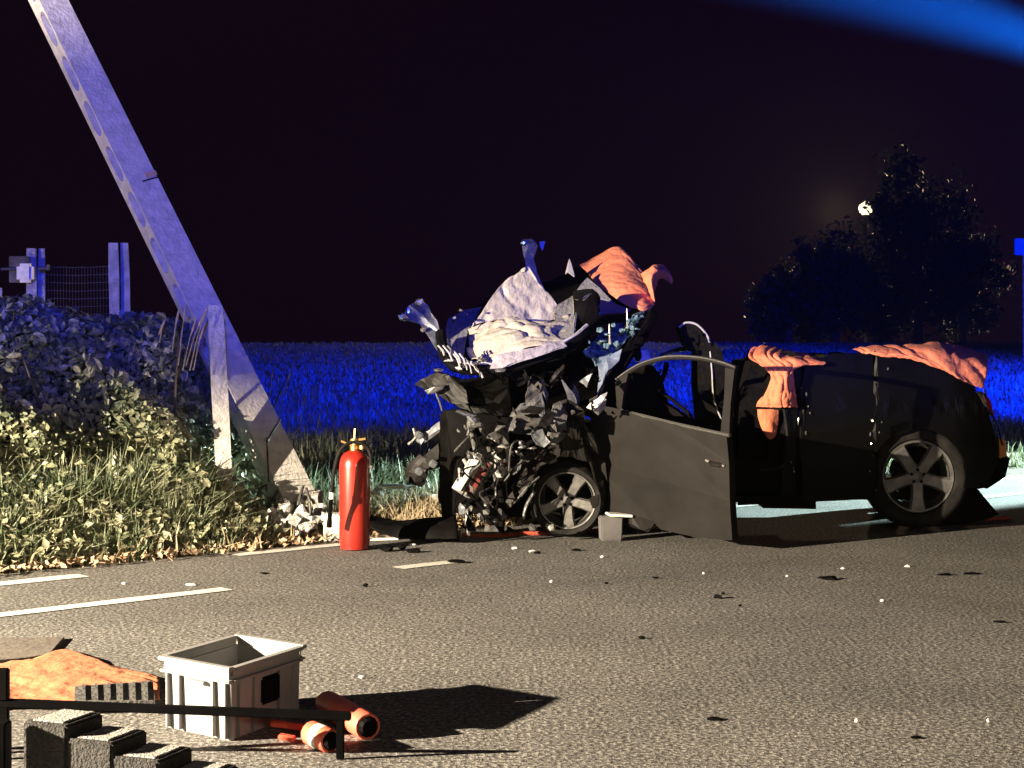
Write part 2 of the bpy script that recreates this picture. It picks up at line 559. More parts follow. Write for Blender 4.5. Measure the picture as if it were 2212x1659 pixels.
xs = np.concatenate([np.linspace(-420, -24, 14), np.linspace(-22, 30, 150), np.linspace(36, 420, 14)])
ys = np.concatenate([np.linspace(-60, 2, 8), np.linspace(4, 34, 120), np.linspace(35, 80, 46), np.linspace(90, 700, 12)])
XX, YY = np.meshgrid(xs, ys, indexing='ij')
ZZ = height(XX, YY)
ZZ = np.where(YY > 80, ZZ - np.minimum((YY - 80) * 0.02, 3.0), ZZ)
verts = np.stack([XX, YY, ZZ], -1).reshape(-1, 3)
nx, ny = len(xs), len(ys)
idx = np.arange(nx * ny).reshape(nx, ny)
faces = np.stack([idx[:-1, :-1], idx[1:, :-1], idx[1:, 1:], idx[:-1, 1:]], -1).reshape(-1, 4)
me = bpy.data.meshes.new('ground')
me.from_pydata(verts.tolist(), [], faces.tolist())
fc = verts[faces].mean(1)
wf = (fc[:, 0] - E0.x) * N.x + (fc[:, 1] - E0.y) * N.y
ground = finish('ground', me, [M_soil, M_fieldsoil], kind='structure', smooth=True, origin=(0, 0, 0))
me.polygons.foreach_set('material_index', (wf > 5).astype(int).tolist())

def strip(name, t0, t1, w0, w1, z, material, parent=None, nt=1, nw=1, jitter=0.0, **kw):
    b = MB()
    vs, fs = [], []
    for i in range(nt + 1):
        for j in range(nw + 1):
            tt = t0 + (t1 - t0) * i / nt
            ww = w0 + (w1 - w0) * j / nw
            jj = jitter * noise.noise(Vector((tt * 3, j * 7.0, 1.0))) if j in (0, nw) else 0
            p = E0 + U * tt + N * (ww + jj)
            vs.append((p.x, p.y, z))
    for i in range(nt):
        for j in range(nw):
            a = i * (nw + 1) + j
            fs.append((a, a + nw + 1, a + nw + 2, a + 1))
    b.add(vs, fs)
    return b.build(name, material, parent, **kw)

road = strip('road', -40, 70, -9.0, 0.13, 0.0, M_asphalt, nt=440, nw=4, jitter=0.05, kind='structure')
# painted marks, measured from the photograph along the road edge
def tw_px(x, y):
    g = G(x, y)
    return tw(g.x, g.y)
tA, wA = tw_px(180, 1244)
tB, wB = tw_px(505, 1200)
strip('edge_line', -9.0, tA, wA - 0.065, wA + 0.065, 0.004, M_paint, road, nt=60, jitter=0.012)
strip('edge_line', tB, tB + 0.75, wB - 0.06, wB + 0.06, 0.004, M_paint, road, nt=10, jitter=0.012)
strip('edge_line', 5.2, 60.0, -0.14, 0.0, 0.004, M_paint, road, nt=60, jitter=0.012)
tC, wC = tw_px(490, 1273)
strip('lane_line', -9.0, tC, wC - 0.055, wC + 0.055, 0.004, M_paint, road, nt=60, jitter=0.012)
tD, wD = tw_px(820, 1222)
tE, wE = tw_px(958, 1208)
strip('lane_line', tD, tE, wC - 0.03, wC + 0.08, 0.004, M_paint, road, nt=6, jitter=0.012)
strip('lane_line', 6.2, 60.0, -0.95, -0.83, 0.004, M_paint, road, nt=40, jitter=0.012)

# ------------------------------------------------------------------ blades of grass
def blades(name, xy, hgt, wid, lean, material, seed=0, parent=None, **kw):
    rs = np.random.RandomState(seed)
    n = len(xy)
    z0 = height(xy[:, 0], xy[:, 1]) - 0.02
    az = rs.rand(n) * 2 * np.pi
    la = rs.rand(n) * 2 * np.pi
    ln = np.abs(rs.randn(n)) * lean
    wx, wy = np.cos(az) * wid / 2, np.sin(az) * wid / 2
    dx, dy = np.cos(la) * ln * hgt, np.sin(la) * ln * hgt
    x, y = xy[:, 0], xy[:, 1]
    m = 0.55
    V = np.stack([
        np.stack([x - wx, y - wy, z0], -1), np.stack([x + wx, y + wy, z0], -1),
        np.stack([x + wx * .8 + dx * .28, y + wy * .8 + dy * .28, z0 + hgt * m], -1),
        np.stack([x - wx * .8 + dx * .28, y - wy * .8 + dy * .28, z0 + hgt * m], -1),
        np.stack([x + dx, y + dy, z0 + hgt * (1 - 0.25 * np.minimum(ln, 1.5))], -1)], 1).reshape(-1, 3)
    k = np.arange(n) * 5
    me = bpy.data.meshes.new(name)
    nl = n * 7
    me.vertices.add(n * 5)
    me.vertices.foreach_set('co', V.astype(np.float32).ravel())
    me.loops.add(nl)
    li = np.stack([k, k + 1, k + 2, k + 3, k + 3, k + 2, k + 4], -1).ravel()
    me.loops.foreach_set('vertex_index', li.astype(np.int32))
    me.polygons.add(n * 2)
    st = np.stack([np.arange(n) * 7, np.arange(n) * 7 + 4], -1).ravel()
    me.polygons.foreach_set('loop_start', st.astype(np.int32))
    me.update(calc_edges=True)
    me.validate()
    return finish(name, me, material, parent, origin=(0, 0, 0), **kw)

def scatter(n, t0, t1, w0, w1, seed, clump=0.0, nclump=40):
    rs = np.random.RandomState(seed)
    t = t0 + rs.rand(n) * (t1 - t0)
    w = w0 + rs.rand(n) * (w1 - w0)
    if clump > 0:
        cts, cws = t0 + rs.rand(nclump) * (t1 - t0), w0 + rs.rand(nclump) * (w1 - w0)
        pick = rs.randint(0, nclump, n)
        use = rs.rand(n) < clump
        t = np.where(use, cts[pick] + rs.randn(n) * 0.13, t)
        w = np.where(use, np.maximum(cws[pick] + rs.randn(n) * 0.10, w0 - 0.05), w)
    x = E0.x + U.x * t + N.x * w
    y = E0.y + U.y * t + N.y * w
    return np.stack([x, y], -1), t, w

# road verge in front of the hedge
xy, t, w = scatter(24000, -0.6, 2.2, 0.20, 1.15, 21, 0.6, 60)
hg = (0.08 + 0.42 * nrs.rand(len(xy)) ** 1.5) * (0.35 + 0.95 * np.clip((w - 0.2) / 0.5, 0, 1)) * (1 - 0.6 * sstep(t, 1.45, 2.0))
blades('verge_grass', xy, hg, 0.010 + 0.008 * nrs.rand(len(xy)), 0.55, M_grass, 1, kind='stuff',
       label='yellow green grass along the road edge below the hedge', cat='grass')
xy, t, w = scatter(3000, -1.2, 5.2, 0.14, 0.8, 22, 0.5, 40)
hg = 0.05 + 0.20 * nrs.rand(len(xy)) ** 2
blades('dry_grass', xy, hg, 0.008 + 0.006 * nrs.rand(len(xy)), 0.9, M_dry, 2, kind='stuff',
       label='dry straw coloured grass at the ragged road edge', cat='grass')
# low weeds with broad leaves between the grass, and a straw heap left of the wreck
rs = np.random.RandomState(57)
xy, t, w = scatter(5200, -0.5, 2.1, 0.25, 1.05, 58, 0.7, 70)
zz = height(xy[:, 0], xy[:, 1]) + 0.03 + (0.10 + 0.50 * np.clip((w - 0.25) / 0.6, 0, 1)) * rs.rand(len(xy)) * (1 - 0.5 * sstep(t, 1.5, 2.0))
WEED = (np.column_stack([xy, zz]), np.tile([0.3, -0.7, 0.9], (len(xy), 1)))
xy, t, w = scatter(2600, 2.75, 4.3, 0.30, 1.1, 59, 0.6, 26)
hg = 0.05 + 0.16 * nrs.rand(len(xy))
blades('straw_heap', xy, hg, 0.008 + 0.008 * nrs.rand(len(xy)), 0.9, M_dry, 8, kind='stuff',
       label='flattened straw and dry weeds between the extinguisher and the crushed front', cat='straw')
# rough grass behind the pole and the wreck
xy, t, w = scatter(36000, 1.4, 15.0, 0.5, 7.0, 23, 0.4, 220)
pd = np.hypot(xy[:, 0] + 1.35, xy[:, 1] - 10.5)
keep = (pd > 0.75) & ~((w < 1.0) & (t < 4.6))
xy, t, w = xy[keep], t[keep], w[keep]
hg = (0.08 + 0.26 * nrs.rand(len(xy)) ** 1.5) * (0.45 + 0.55 * sstep(w, 1.0, 2.2))
blades('rough_grass', xy, hg, 0.012 + 0.012 * nrs.rand(len(xy)), 0.5, M_grass, 3, kind='stuff',
       label='rough green grass between the road and the field behind the wreck', cat='grass')
# the field
rs = np.random.RandomState(5)
n = 130000
dd = 15 + 62 * rs.rand(n) ** 1.5
xx = (rs.rand(n) - 0.5) * 2 * (0.36 * dd + 2)
ww = (xx - E0.x) * N.x + (dd - E0.y) * N.y
k = ww > 5.0
xy = np.stack([xx, dd], -1)[k]
hg = 0.05 + 0.15 * rs.rand(len(xy)) ** 2
blades('field_grass', xy, hg, (0.014 + 0.0010 * xy[:, 1]) * (0.6 + 0.8 * rs.rand(len(xy))), 0.35, M_field, 4, kind='stuff',
       label='flat field of grass lit deep blue as far as the dark horizon', cat='field')

# ------------------------------------------------------------------ hedge
def leaf_mesh(cents, size, material, name, seed, normals=None, fold=0.25, parent=None, **kw):
    rs = np.random.RandomState(seed)
    n = len(cents)
    a = rs.randn(n, 3)
    if normals is not None:
        a = a * 0.75 + normals
    a /= np.linalg.norm(a, axis=1, keepdims=True)
    b = rs.randn(n, 3)
    b -= (b * a).sum(1, keepdims=True) * a
    b /= np.linalg.norm(b, axis=1, keepdims=True)
    c = np.cross(a, b)
    s = (size * (0.6 + 0.8 * rs.rand(n)))[:, None]
    b = b * s; c = c * s * 0.62
    up = a * s * fold
    V = np.stack([cents - b, cents + c * .9 - b * .1 + up, cents + b, cents - c * .9 - b * .1 + up], 1).reshape(-1, 3)
    k = np.arange(n) * 4
    me = bpy.data.meshes.new(name)
    me.vertices.add(n * 4)
    me.vertices.foreach_set('co', V.astype(np.float32).ravel())
    me.loops.add(n * 6)
    me.loops.foreach_set('vertex_index', np.stack([k, k + 1, k + 2, k, k + 2, k + 3], -1).ravel().astype(np.int32))
    me.polygons.add(n * 2)
    me.polygons.foreach_set('loop_start', (np.arange(n * 2) * 3).astype(np.int32))
    me.update(calc_edges=True)
    me.validate()
    return finish(name, me, material, parent, origin=(0, 0, 0) if parent is None else W[parent.name], **kw)

leaf_mesh(WEED[0], np.full(len(WEED[0]), 0.030), M_leaf, 'weed', 61, WEED[1], kind='stuff', label='pale broad leaved weeds mixed into the grass below the hedge', cat='weeds')
HB = E0 + U * 0.0 + N * 1.3
hedge = thing('hedge', (HB.x, HB.y, 0.05), 'thick bramble hedge with pale leaf tips below the concrete fence posts', 'hedge')
def hedge_w_front(t): return 0.74 + 0.07 * np.sin(t * 3.1) + 0.06 * np.sin(t * 7.3 + 1) + 0.62 * sstep(t, 1.35, 2.3)
def hedge_top(t):
    z = 1.33 + 0.05 * np.sin(t * 3.1) + 0.04 * np.sin(t * 7.7 + 2)
    return z * (1 - 0.62 * sstep(t, 2.05, 2.65))
def hedge_points(n, seed, shell):
    rs = np.random.RandomState(seed)
    t = -0.35 + rs.rand(n) * 3.0
    u = rs.rand(n)
    wf = hedge_w_front(t)
    top = hedge_top(t)
    depth = np.abs(rs.randn(n)) * shell
    # the front face leans back, then the top
    k = rs.rand(n)
    front = k < 0.72
    z = np.where(front, 0.15 + (top - 0.15) * u, top - depth)
    lean = 0.30 * (z / 1.3) ** 2
    lump = 0.26 * np.array([noise.noise(Vector((a * 3.6, b * 3.8, 2.0))) + 0.5 * noise.noise(Vector((a * 8.0, b * 8.0, 7.0))) for a, b in zip(t, z)])
    w = np.where(front, wf + lean + depth + lump, wf + 0.3 + u * 1.0)
    z = np.where(front, z, z + 0.05 * np.sin(w * 9 + t * 4))
    x = E0.x + U.x * t + N.x * w
    y = E0.y + U.y * t + N.y * w
    nor = np.where(front[:, None], np.array([-N.x * .9, -N.y * .9, 0.55]), np.array([-N.x * .2, -N.y * .2, 1.0]))
    return np.stack([x, y, z], -1), nor
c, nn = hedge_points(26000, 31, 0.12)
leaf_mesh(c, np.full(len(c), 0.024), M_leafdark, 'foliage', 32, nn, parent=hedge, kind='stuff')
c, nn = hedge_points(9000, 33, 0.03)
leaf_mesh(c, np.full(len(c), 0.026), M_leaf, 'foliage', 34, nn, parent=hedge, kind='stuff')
# the largest leaves, one by one
lm = bpy.data.meshes.new('leaf')
lm.from_pydata([(-1, 0, 0), (-.45, .42, .12), (.35, .40, .10), (1, 0, -.1), (.35, -.40, .10), (-.45, -.42, .12), (0, 0, 0)],
               [], [(0, 6, 1), (1, 6, 2), (2, 6, 3), (3, 6, 4), (4, 6, 5), (5, 6, 0)])
lm.materials.append(M_leaf)
c, nn = hedge_points(240, 35, 0.01)
for i in range(len(c)):
    o = bpy.data.objects.new('leaf', lm)
    col.objects.link(o)
    put(o, Vector(c[i]) - N * 0.03, hedge)
    q = (Vector(nn[i]) + Vector((rnd.gauss(0, .5), rnd.gauss(0, .5), rnd.gauss(0, .5)))).to_track_quat('Z', 'Y')
    o.rotation_euler = (q.to_matrix() @ Matrix.Rotation(rnd.random() * 6.28, 3, 'Z')).to_euler()
    s = 0.030 + 0.022 * rnd.random()
    o.scale = (s, s, s)
# woody core that keeps light from leaking through, and stems
b = MB()
for i in range(36):
    t = -0.3 + 2.7 * rnd.random()
    w0 = float(hedge_w_front(t)) + 0.25 + rnd.random() * 0.5
    p = E0 + U * t + N * w0
    q = p + U * rnd.gauss(0, .25) + N * rnd.gauss(0, .12)
    h = float(hedge_top(t)) * (0.8 + 0.2 * rnd.random())
    b.tube([(p.x, p.y, 0.0), ((p.x + q.x) / 2 + rnd.gauss(0, .05), (p.y + q.y) / 2, h * .5), (q.x, q.y, h)], [0.014, 0.010, 0.004], 5)
b.build('stem', M_wood, hedge)
b = MB()
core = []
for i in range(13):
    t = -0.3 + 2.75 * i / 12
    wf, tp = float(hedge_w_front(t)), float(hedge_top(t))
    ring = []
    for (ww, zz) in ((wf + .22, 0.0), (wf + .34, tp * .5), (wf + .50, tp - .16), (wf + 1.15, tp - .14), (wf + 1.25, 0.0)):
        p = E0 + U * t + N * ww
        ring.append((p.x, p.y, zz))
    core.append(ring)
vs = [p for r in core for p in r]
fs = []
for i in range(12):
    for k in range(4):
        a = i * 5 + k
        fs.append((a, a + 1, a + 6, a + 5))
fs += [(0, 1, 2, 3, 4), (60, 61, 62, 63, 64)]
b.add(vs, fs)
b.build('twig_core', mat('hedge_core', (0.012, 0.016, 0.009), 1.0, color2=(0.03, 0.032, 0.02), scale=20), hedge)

# leafy tuft by the small post and tall seed stalks
def stalk(name, base, tip, head, label, group, material=M_dry):
    b = MB()
    base, tip = Vector(base), Vector(tip)
    mid = (base + tip) / 2 + Vector((0.0, 0, 0.03))
    pts = crline([base, mid, tip], 4)
    b.tube(pts, [0.0045 * (1 - 0.6 * i / (len(pts) - 1)) for i in range(len(pts))], 5)
    d = (tip - mid).normalized()
    b.tube([tip - d * head, tip - d * head * .6, tip - d * head * .2, tip + d * .01], [0.003, 0.008, 0.007, 0.001], 6)
    return b.build(name, material, label=label, cat='grass stalk', group=group)
for (x0, y0, x1, y1) in ((395, 800, 440, 690), (402, 790, 452, 680), (410, 800, 462, 668), (418, 800, 455, 705), (385, 790, 415, 660), (372, 760, 400, 668), (345, 740, 372, 690)):
    stalk('grass_stalk', P(x0, y0, 9.75), P(x1 - 18 + rnd.random() * 6, y1, 9.75), 0.10, 'pale seed head standing above the hedge beside the small concrete post', 'grass stalks above the hedge')
for (x0, y0, x1, y1) in ((575, 900, 628, 800), (565, 880, 590, 800), (628, 920, 660, 850), (662, 950, 690, 895)):
    stalk('grass_stalk', P(x0, y0 + 120, 12.6), P(x1, y1, 12.6), 0.09, 'thin grass stalk against the blue field right of the pole', 'grass stalks behind the pole')

# dead leaves and twigs along the road edge
rs = np.random.RandomState(51)
xy, t, w = scatter(2600, -1.4, 4.2, 0.02, 0.55, 52)
z = height(xy[:, 0], xy[:, 1])
z = np.maximum(z, 0.004) + 0.012 + 0.03 * rs.rand(len(xy))
leaf_mesh(np.column_stack([xy, z]), np.full(len(xy), 0.020), M_litter, 'leaf_litter', 53, np.tile([0, 0, 1.2], (len(xy), 1)), kind='stuff',
          label='brown dead leaves strewn along the road edge', cat='leaf litter')

# ------------------------------------------------------------------ leaning concrete pole
pole_base = P(632, 1095, 10.3)
pole = thing('utility_pole', (pole_base.x, pole_base.y, 0.1), 'tall leaning concrete utility pole snapped off at its foot', 'pole')
PB, PT = P(640, 1086, 10.3), P(30, -150, 10.8)
ax = (PT - PB).normalized()
side0 = ax.cross(Vector((0, -1, 0))).normalized()      # towards picture right... kept consistent below
if side0.x < 0: side0 = -side0
fwd0 = side0.cross(ax).normalized()
if fwd0.y > 0: fwd0 = -fwd0
a = R(36)
eX = side0 * math.cos(a) - fwd0 * math.sin(a)           # along the broad face, picture right
eY = fwd0 * math.cos(a) + side0 * math.sin(a)           # broad face normal, towards the viewer
plen = (PT - PB).length
def pole_pt(u, sx, sy):
    k = 1 - 0.16 * u
    return PB + ax * (plen * u) + eX * (sx * 0.108 * k) + eY * (sy * 0.085 * k)
b = MB()
cuts = [0.10, 0.20]
pk = []
u = 0.155
while u < 0.93:
    pk.append((u, u + 0.066))
    u += 0.0795
lev = [0.0] + [x for p_ in pk for x in p_] + [1.0]
def quad(p, mi=0):
    b.add(p, [(0, 1, 2, 3)], mi)
for i in range(len(lev) - 1):
    u0, u1 = lev[i], lev[i + 1]
    is_pocket = any(abs(u0 - q[0]) < 1e-6 for q in pk)
    sub = 3
    for s in range(sub):
        v0, v1 = u0 + (u1 - u0) * s / sub, u0 + (u1 - u0) * (s + 1) / sub
        quad([pole_pt(v0, -1, 1), pole_pt(v0, 1, 1), pole_pt(v1, 1, 1), pole_pt(v1, -1, 1)])
        quad([pole_pt(v0, 1, 1), pole_pt(v0, 1, -1), pole_pt(v1, 1, -1), pole_pt(v1, 1, 1)])
        quad([pole_pt(v0, 1, -1), pole_pt(v0, -1, -1), pole_pt(v1, -1, -1), pole_pt(v1, 1, -1)])
    if not is_pocket:
        quad([pole_pt(u0, -1, -1), pole_pt(u0, -1, 1), pole_pt(u1, -1, 1), pole_pt(u1, -1, -1)])
    else:
        # outer rim and a rounded recess in the narrow face
        m = 10
        ring, inner = [], []
        for k in range(m):
            an = 2 * math.pi * k / m
            cu = math.copysign(abs(math.cos(an)) ** 0.7, math.cos(an))
            su = math.copysign(abs(math.sin(an)) ** 0.7, math.sin(an))
            uu = (u0 + u1) / 2 + cu * (u1 - u0) / 2 * 0.93
            yy = 0.22 + su * 0.62
            ring.append(pole_pt(uu, -1, yy))
            inner.append(pole_pt(uu, 0.25, yy * 0.9))
        corners = [pole_pt(u1, -1, -1), pole_pt(u1, -1, 1), pole_pt(u0, -1, 1), pole_pt(u0, -1, -1)]
        vs = ring + inner + corners
        fs = [(k, (k + 1) % m, m + (k + 1) % m, m + k) for k in range(m)] + [tuple(range(2 * m - 1, m - 1, -1))]
        cs = {0: 2 * m + 1, 1: 2 * m + 2, 2: 2 * m + 3, 3: 2 * m}
        q = m // 4
        # fan the rim: quarter by quarter
        order = [0, 2, 5, 7, 10]
        cid = [2 * m + 1, 2 * m + 2, 2 * m + 3, 2 * m]
        for j in range(4):
            for k in range(order[j], order[j + 1]):
                fs.append((k, (k + 1) % m, cid[j]))
            fs.append((order[j + 1] % m, cid[j], cid[(j + 1) % 4]))
        b.add(vs, fs)
shaft = b.build('shaft', M_concrete, pole, origin=None)
# metal plate with strap half way, wire strap near the foot
b = MB()
def on_face(u, sx, off=0.004):
    return pole_pt(u, sx, 1) + eY * off
b.prism([on_face(.545, .25), on_face(.545, 1.03), on_face(.552, 1.03), on_face(.552, .25)], eY * 0.006)
b.build('metal_plate', mat('rusty_plate', (0.62, 0.42, 0.22), 0.5, 0.3), pole)
b = MB()
b.tube([pole_pt(.541, -.1, 1.04), pole_pt(.541, 1.04, 1.04), pole_pt(.541, 1.05, -1.05)], 0.005, 6)
b.build('strap', M_black, pole)
b = MB()
w0 = [pole_pt(.045, -1.06, .2), pole_pt(.062, -1.04, 1.05), pole_pt(.100, -0.35, 1.06), pole_pt(.122, 1.05, 1.06), pole_pt(.118, 1.06, -1.0)]
b.tube(w0, 0.006, 6)
b.build('tie_wire', M_dullmetal, pole)
b = MB()
b.rock(pole_pt(.101, -.35, 1.12), (.016, .016, .016), 3)
b.build('bolt', M_chrome, pole)
# broken foot: jagged concrete and bent reinforcing bars
b = MB()
for i in range(9):
    sx, sy = rnd.uniform(-.7, .8), rnd.uniform(-.5, .9)
    p = pole_pt(-0.012 - 0.018 * rnd.random(), sx, sy)
    b.rock(p, (0.05 + .03 * rnd.random(), 0.05, 0.08 + .05 * rnd.random()), 60 + i, 1, 0.5)
b.build('broken_foot', M_concrete, pole)
for i, (x0, y0, x1, y1, x2, y2) in enumerate(((575, 1048, 560, 1060, 548, 1112), (600, 1060, 575, 1100, 560, 1120), (612, 1075, 590, 1105, 566, 1128), (662, 1055, 668, 1080, 672, 1120), (655, 1050, 645, 1085, 640, 1120))):
    b = MB()
    b.tube(crline([P(x0, y0, 10.2), P(x1, y1, 10.12), P(x2, y2, 10.1)], 5), 0.009, 6)
    b.build('reinforcing_bar', M_dullmetal, pole)
# rubble round the foot
for i, (x, y, s) in enumerate(((590, 1128, .055), (612, 1112, .05), (628, 1135, .045), (605, 1150, .04), (650, 1120, .05), (570, 1140, .035), (660, 1140, .04), (640, 1152, .03), (688, 1098, .045), (672, 1126, .05), (617, 1090, .045), (700, 1120, .03))):
    d = 10.1 - (y - 1100) * 0.006
    p = P(x, y, d)
    b = MB().rock(p, (s * rnd.uniform(.6, 1.3), s * .8, s * rnd.uniform(.6, 1.5)), 90 + i, 2, 0.75)
    b.build('concrete_chunk', M_concrete_old, label='pale lump of broken concrete heaped at the foot of the leaning pole', cat='rubble', group='rubble at the pole foot')

# ------------------------------------------------------------------ posts and wire fence
def post(x, ytop, d, wpx, label, rotz=30, group=None, lean=0.0, depth=None):
    wd = wpx / F * d
    base = P(x, 800, d)
    ztop = CAM_H - (ytop - HY) / F * d
    b = MB()
    rm = Matrix.Rotation(R(rotz), 3, 'Z')
    dp = depth or wd
    n = 9
    vs, fs = [], []
    for i in range(n + 1):
        z = -0.1 + (ztop + 0.1) * i / n
        k = 1.0 if i < n else 0.86
        for (sx, sy) in ((-.5, -.5), (.5, -.5), (.5, .5), (-.5, .5)):
            j = 0.004 * noise.noise(Vector((x + sx * 9, z * 5, sy * 7)))
            v = rm @ Vector((sx * wd * k + j, sy * dp * k, 0))
            vs.append((base.x + v.x + lean * (z - ztop), base.y + v.y, z if i < n else z + 0.0))
    for i in range(n):
        for k in range(4):
            k2 = (k + 1) % 4
            fs.append((i * 4 + k, i * 4 + k2, i * 4 + 4 + k2, i * 4 + 4 + k))
    fs.append(tuple(n * 4 + k for k in range(4)))
    b.add(vs, fs)
    return b.build('concrete_post', M_concrete_old, label=label, cat='post', group=group)
post(465, 660, 9.98, 34, 'short square concrete post standing in front of the leaning pole', 12, lean=-0.05)
post(69, 537, 12.1, 22, 'concrete gate post carrying the white box, outer one of its pair', 10)
post(90, 537, 12.15, 15, 'slim concrete post against the gate post that carries the white box', 10)
post(245, 525, 12.0, 22, 'taller concrete fence post at the end of the wire mesh, outer of two', 10, lean=-0.02)
post(269, 525, 12.05, 19, 'slim concrete post set against the taller fence post beyond the mesh', 10, lean=-0.02)
post(-2, 622, 11.2, 14, 'low concrete post cut by the picture edge beside the gate latch', 10)

fence = thing('wire_fence', P(170, 700, 12.2), 'dark wire mesh fence strung between the two pairs of concrete posts', 'fence')
for i in range(21):
    x = 104 + i * 6.6
    b = MB().tube([P(x, 575 + 2 * math.sin(i), 12.2), P(x + 1, 760, 12.2)], 0.0022, 4)
    b.build('upright_wire', M_wire, fence)
for i in range(8):
    y = 575 + i * 17
    b = MB().tube([P(100, y + 1, 12.19), P(170, y + 3, 12.2), P(238, y, 12.19)], 0.003, 4)
    b.build('line_wire', M_wire, fence)

latch = thing('gate_latch', P(40, 600, 11.9), 'blue grey plate with a white box on a rod, fixed to the gate post', 'latch')
b = MB(); b.box(P(42, 582, 11.98), (0.145, 0.02, 0.19), bevel=0.004); b.build('back_plate', M_dullmetal, latch)
b = MB(); b.box(P(55, 590, 11.90), (0.115, 0.08, 0.135), bevel=0.022); b.build('white_box', M_refl, latch)
b = MB(); b.tube([P(2, 581, 11.88), P(35, 580, 11.9)], 0.011, 8); b.build('rod', M_wire, latch)
b = MB(); b.tube([P(82, 580, 11.88), P(104, 580, 11.88)], 0.011, 8); b.box(P(120 - 16, 578, 11.88), (.018, .03, .04)); b.build('bolt_arm', M_wire, latch)

# ------------------------------------------------------------------ fire extinguisher
ex = G(766, 1187)
ext = thing('fire_extinguisher', ex, 'large red fire extinguisher with black hose standing on the asphalt', 'fire extinguisher')
b = MB()
r = 0.087
b.lathe([(0.0, 0.004), (r * .86, 0.004), (r * .93, 0.008), (r * .95, .03), (r, .045), (r, .47), (r * .985, .495), (r * .9, .525), (r * .72, .548), (r * .45, .562), (0.03, .566), (0.0, .566)], ex, seg=40)
b.build('cylinder', M_red, ext, smooth=True)
b = MB().lathe([(0, .55), (.026, .555), (.026, .59), (.018, .595), (.018, .615), (0.024, .618), (.024, .632), (0, .634)], ex, seg=16)
b.build('valve', M_brass, ext, smooth=True)
b = MB(); b.box(ex + Vector((-.03, 0, .60)), (.10, .018, .010), rotm(0, 22, 0)); b.build('lever', M_brass, ext)
b = MB(); b.box(ex + Vector((.02, 0, .626)), (.085, .02, .012), rotm(0, -8, 0)); b.build('carry_handle', M_brass, ext)
b = MB().tube([ex + Vector((0, 0, .63)), ex + Vector((0.002, 0, .69))], .005, 6); b.build('safety_pin', M_brass, ext)
b = MB(); b.lathe([(0, 0), (.018, 0), (.018, .02), (0, .02)], ex + Vector((.045, -.03, .575)), seg=12); b.build('pressure_gauge', M_brass, ext)
hp = [P(800, 1010, 9.40), P(801, 985, 9.40), P(790, 963, 9.38), P(765, 955, 9.36), P(742, 965, 9.33), P(728, 990, 9.31), P(720, 1030, 9.30), P(717, 1065, 9.30)]
b = MB().tube(crline(hp, 6), 0.0105, 8); b.build('hose', M_rubber, ext, smooth=True)
b = MB(); b.tube([P(717, 1064, 9.30), P(716, 1078, 9.30)], 0.014, 10); b.build('hose_collar', M_white, ext)
b = MB(); b.tube([P(716, 1076, 9.30), P(713, 1105, 9.32), P(711, 1138, 9.34)], [0.011, .012, .016], 10); b.build('nozzle', M_black, ext)
b = MB(); b.rock(P(802, 1008, 9.38), (.014, .014, .014), 4); b.build('hose_coupling', M_chrome, ext)

# car battery beside it
bt = G(722, 1170)
bat = thing('battery_box', bt, 'grey ribbed plastic battery box half hidden behind the red extinguisher', 'box')
rz = Matrix.Rotation(R(-14), 3, 'Z')
b = MB(); b.box(bt + Vector((0, 0.05, .062)), (.115, .10, .12), rz, bevel=0.005); b.build('casing', M_grey, bat)
b = MB(); b.box(bt + Vector((0, 0.05, .138)), (.135, .12, .028), rz, bevel=0.004); b.build('lid', M_white, bat)
for i in range(6):
    b = MB(); b.box(bt + rz @ Vector((-.055 + i * .022, 0, 0)) + Vector((0, 0.05, .158)), (.012, .115, .012), rz); b.build('rib', M_white, bat)

# ------------------------------------------------------------------ wrecked car
DN = 10.32          # distance of the near flank
car = thing('wrecked_car', P(1600, 1130, 11.0), 'crushed dark car with its roof cut and folded forward, front door hanging open', 'car')

def flank(name, pts, material, y_off=0.0, t=0.012, mirror=False, parent=None, cuts=3, amp=0.004):
    """body side panel: outline in the side view, bowed like a car flank"""
    bm = bmesh.new()
    vs = []
    for (x, y) in pts:
        p = P(x, y, DN)
        vs.append(bm.verts.new((p.x, 0, p.z)))
    f = bm.faces.new(vs)
    bmesh.ops.triangulate(bm, faces=[f], ngon_method='EAR_CLIP')
    for _ in range(cuts):
        long = [e for e in bm.edges if e.calc_length() > 0.07]
        if long:
            bmesh.ops.subdivide_edges(bm, edges=long, cuts=1, use_grid_fill=True)
            ng = [q for q in bm.faces if len(q.verts) > 3]
            if ng: bmesh.ops.triangulate(bm, faces=ng)
    for v in bm.verts:
        x, z = v.co.x, v.co.z
        bow = 0.10 * max(0, (z - 0.62)) ** 1.3 + 0.09 * max(0, 0.42 - z) ** 1.4
        tail = max(0, x - 2.72)
        bow += 0.75 * tail ** 1.9
        crease = -0.006 * math.exp(-((z - 0.78) / 0.02) ** 2)
        dent = amp * noise.noise(Vector((x * 3, z * 3, 5.0)))
        yy = bow + crease + dent + y_off
        v.co = Vector((x, DN + yy, z)) if not mirror else Vector((x, DN + 1.66 - yy, z))
    bmesh.ops.recalc_face_normals(bm, faces=bm.faces[:])
    bm.normal_update()
    thicken(bm, t)
    me = bpy.data.meshes.new(name)
    bm.to_mesh(me)
    bm.free()
    return finish(name, me, material, parent or car)

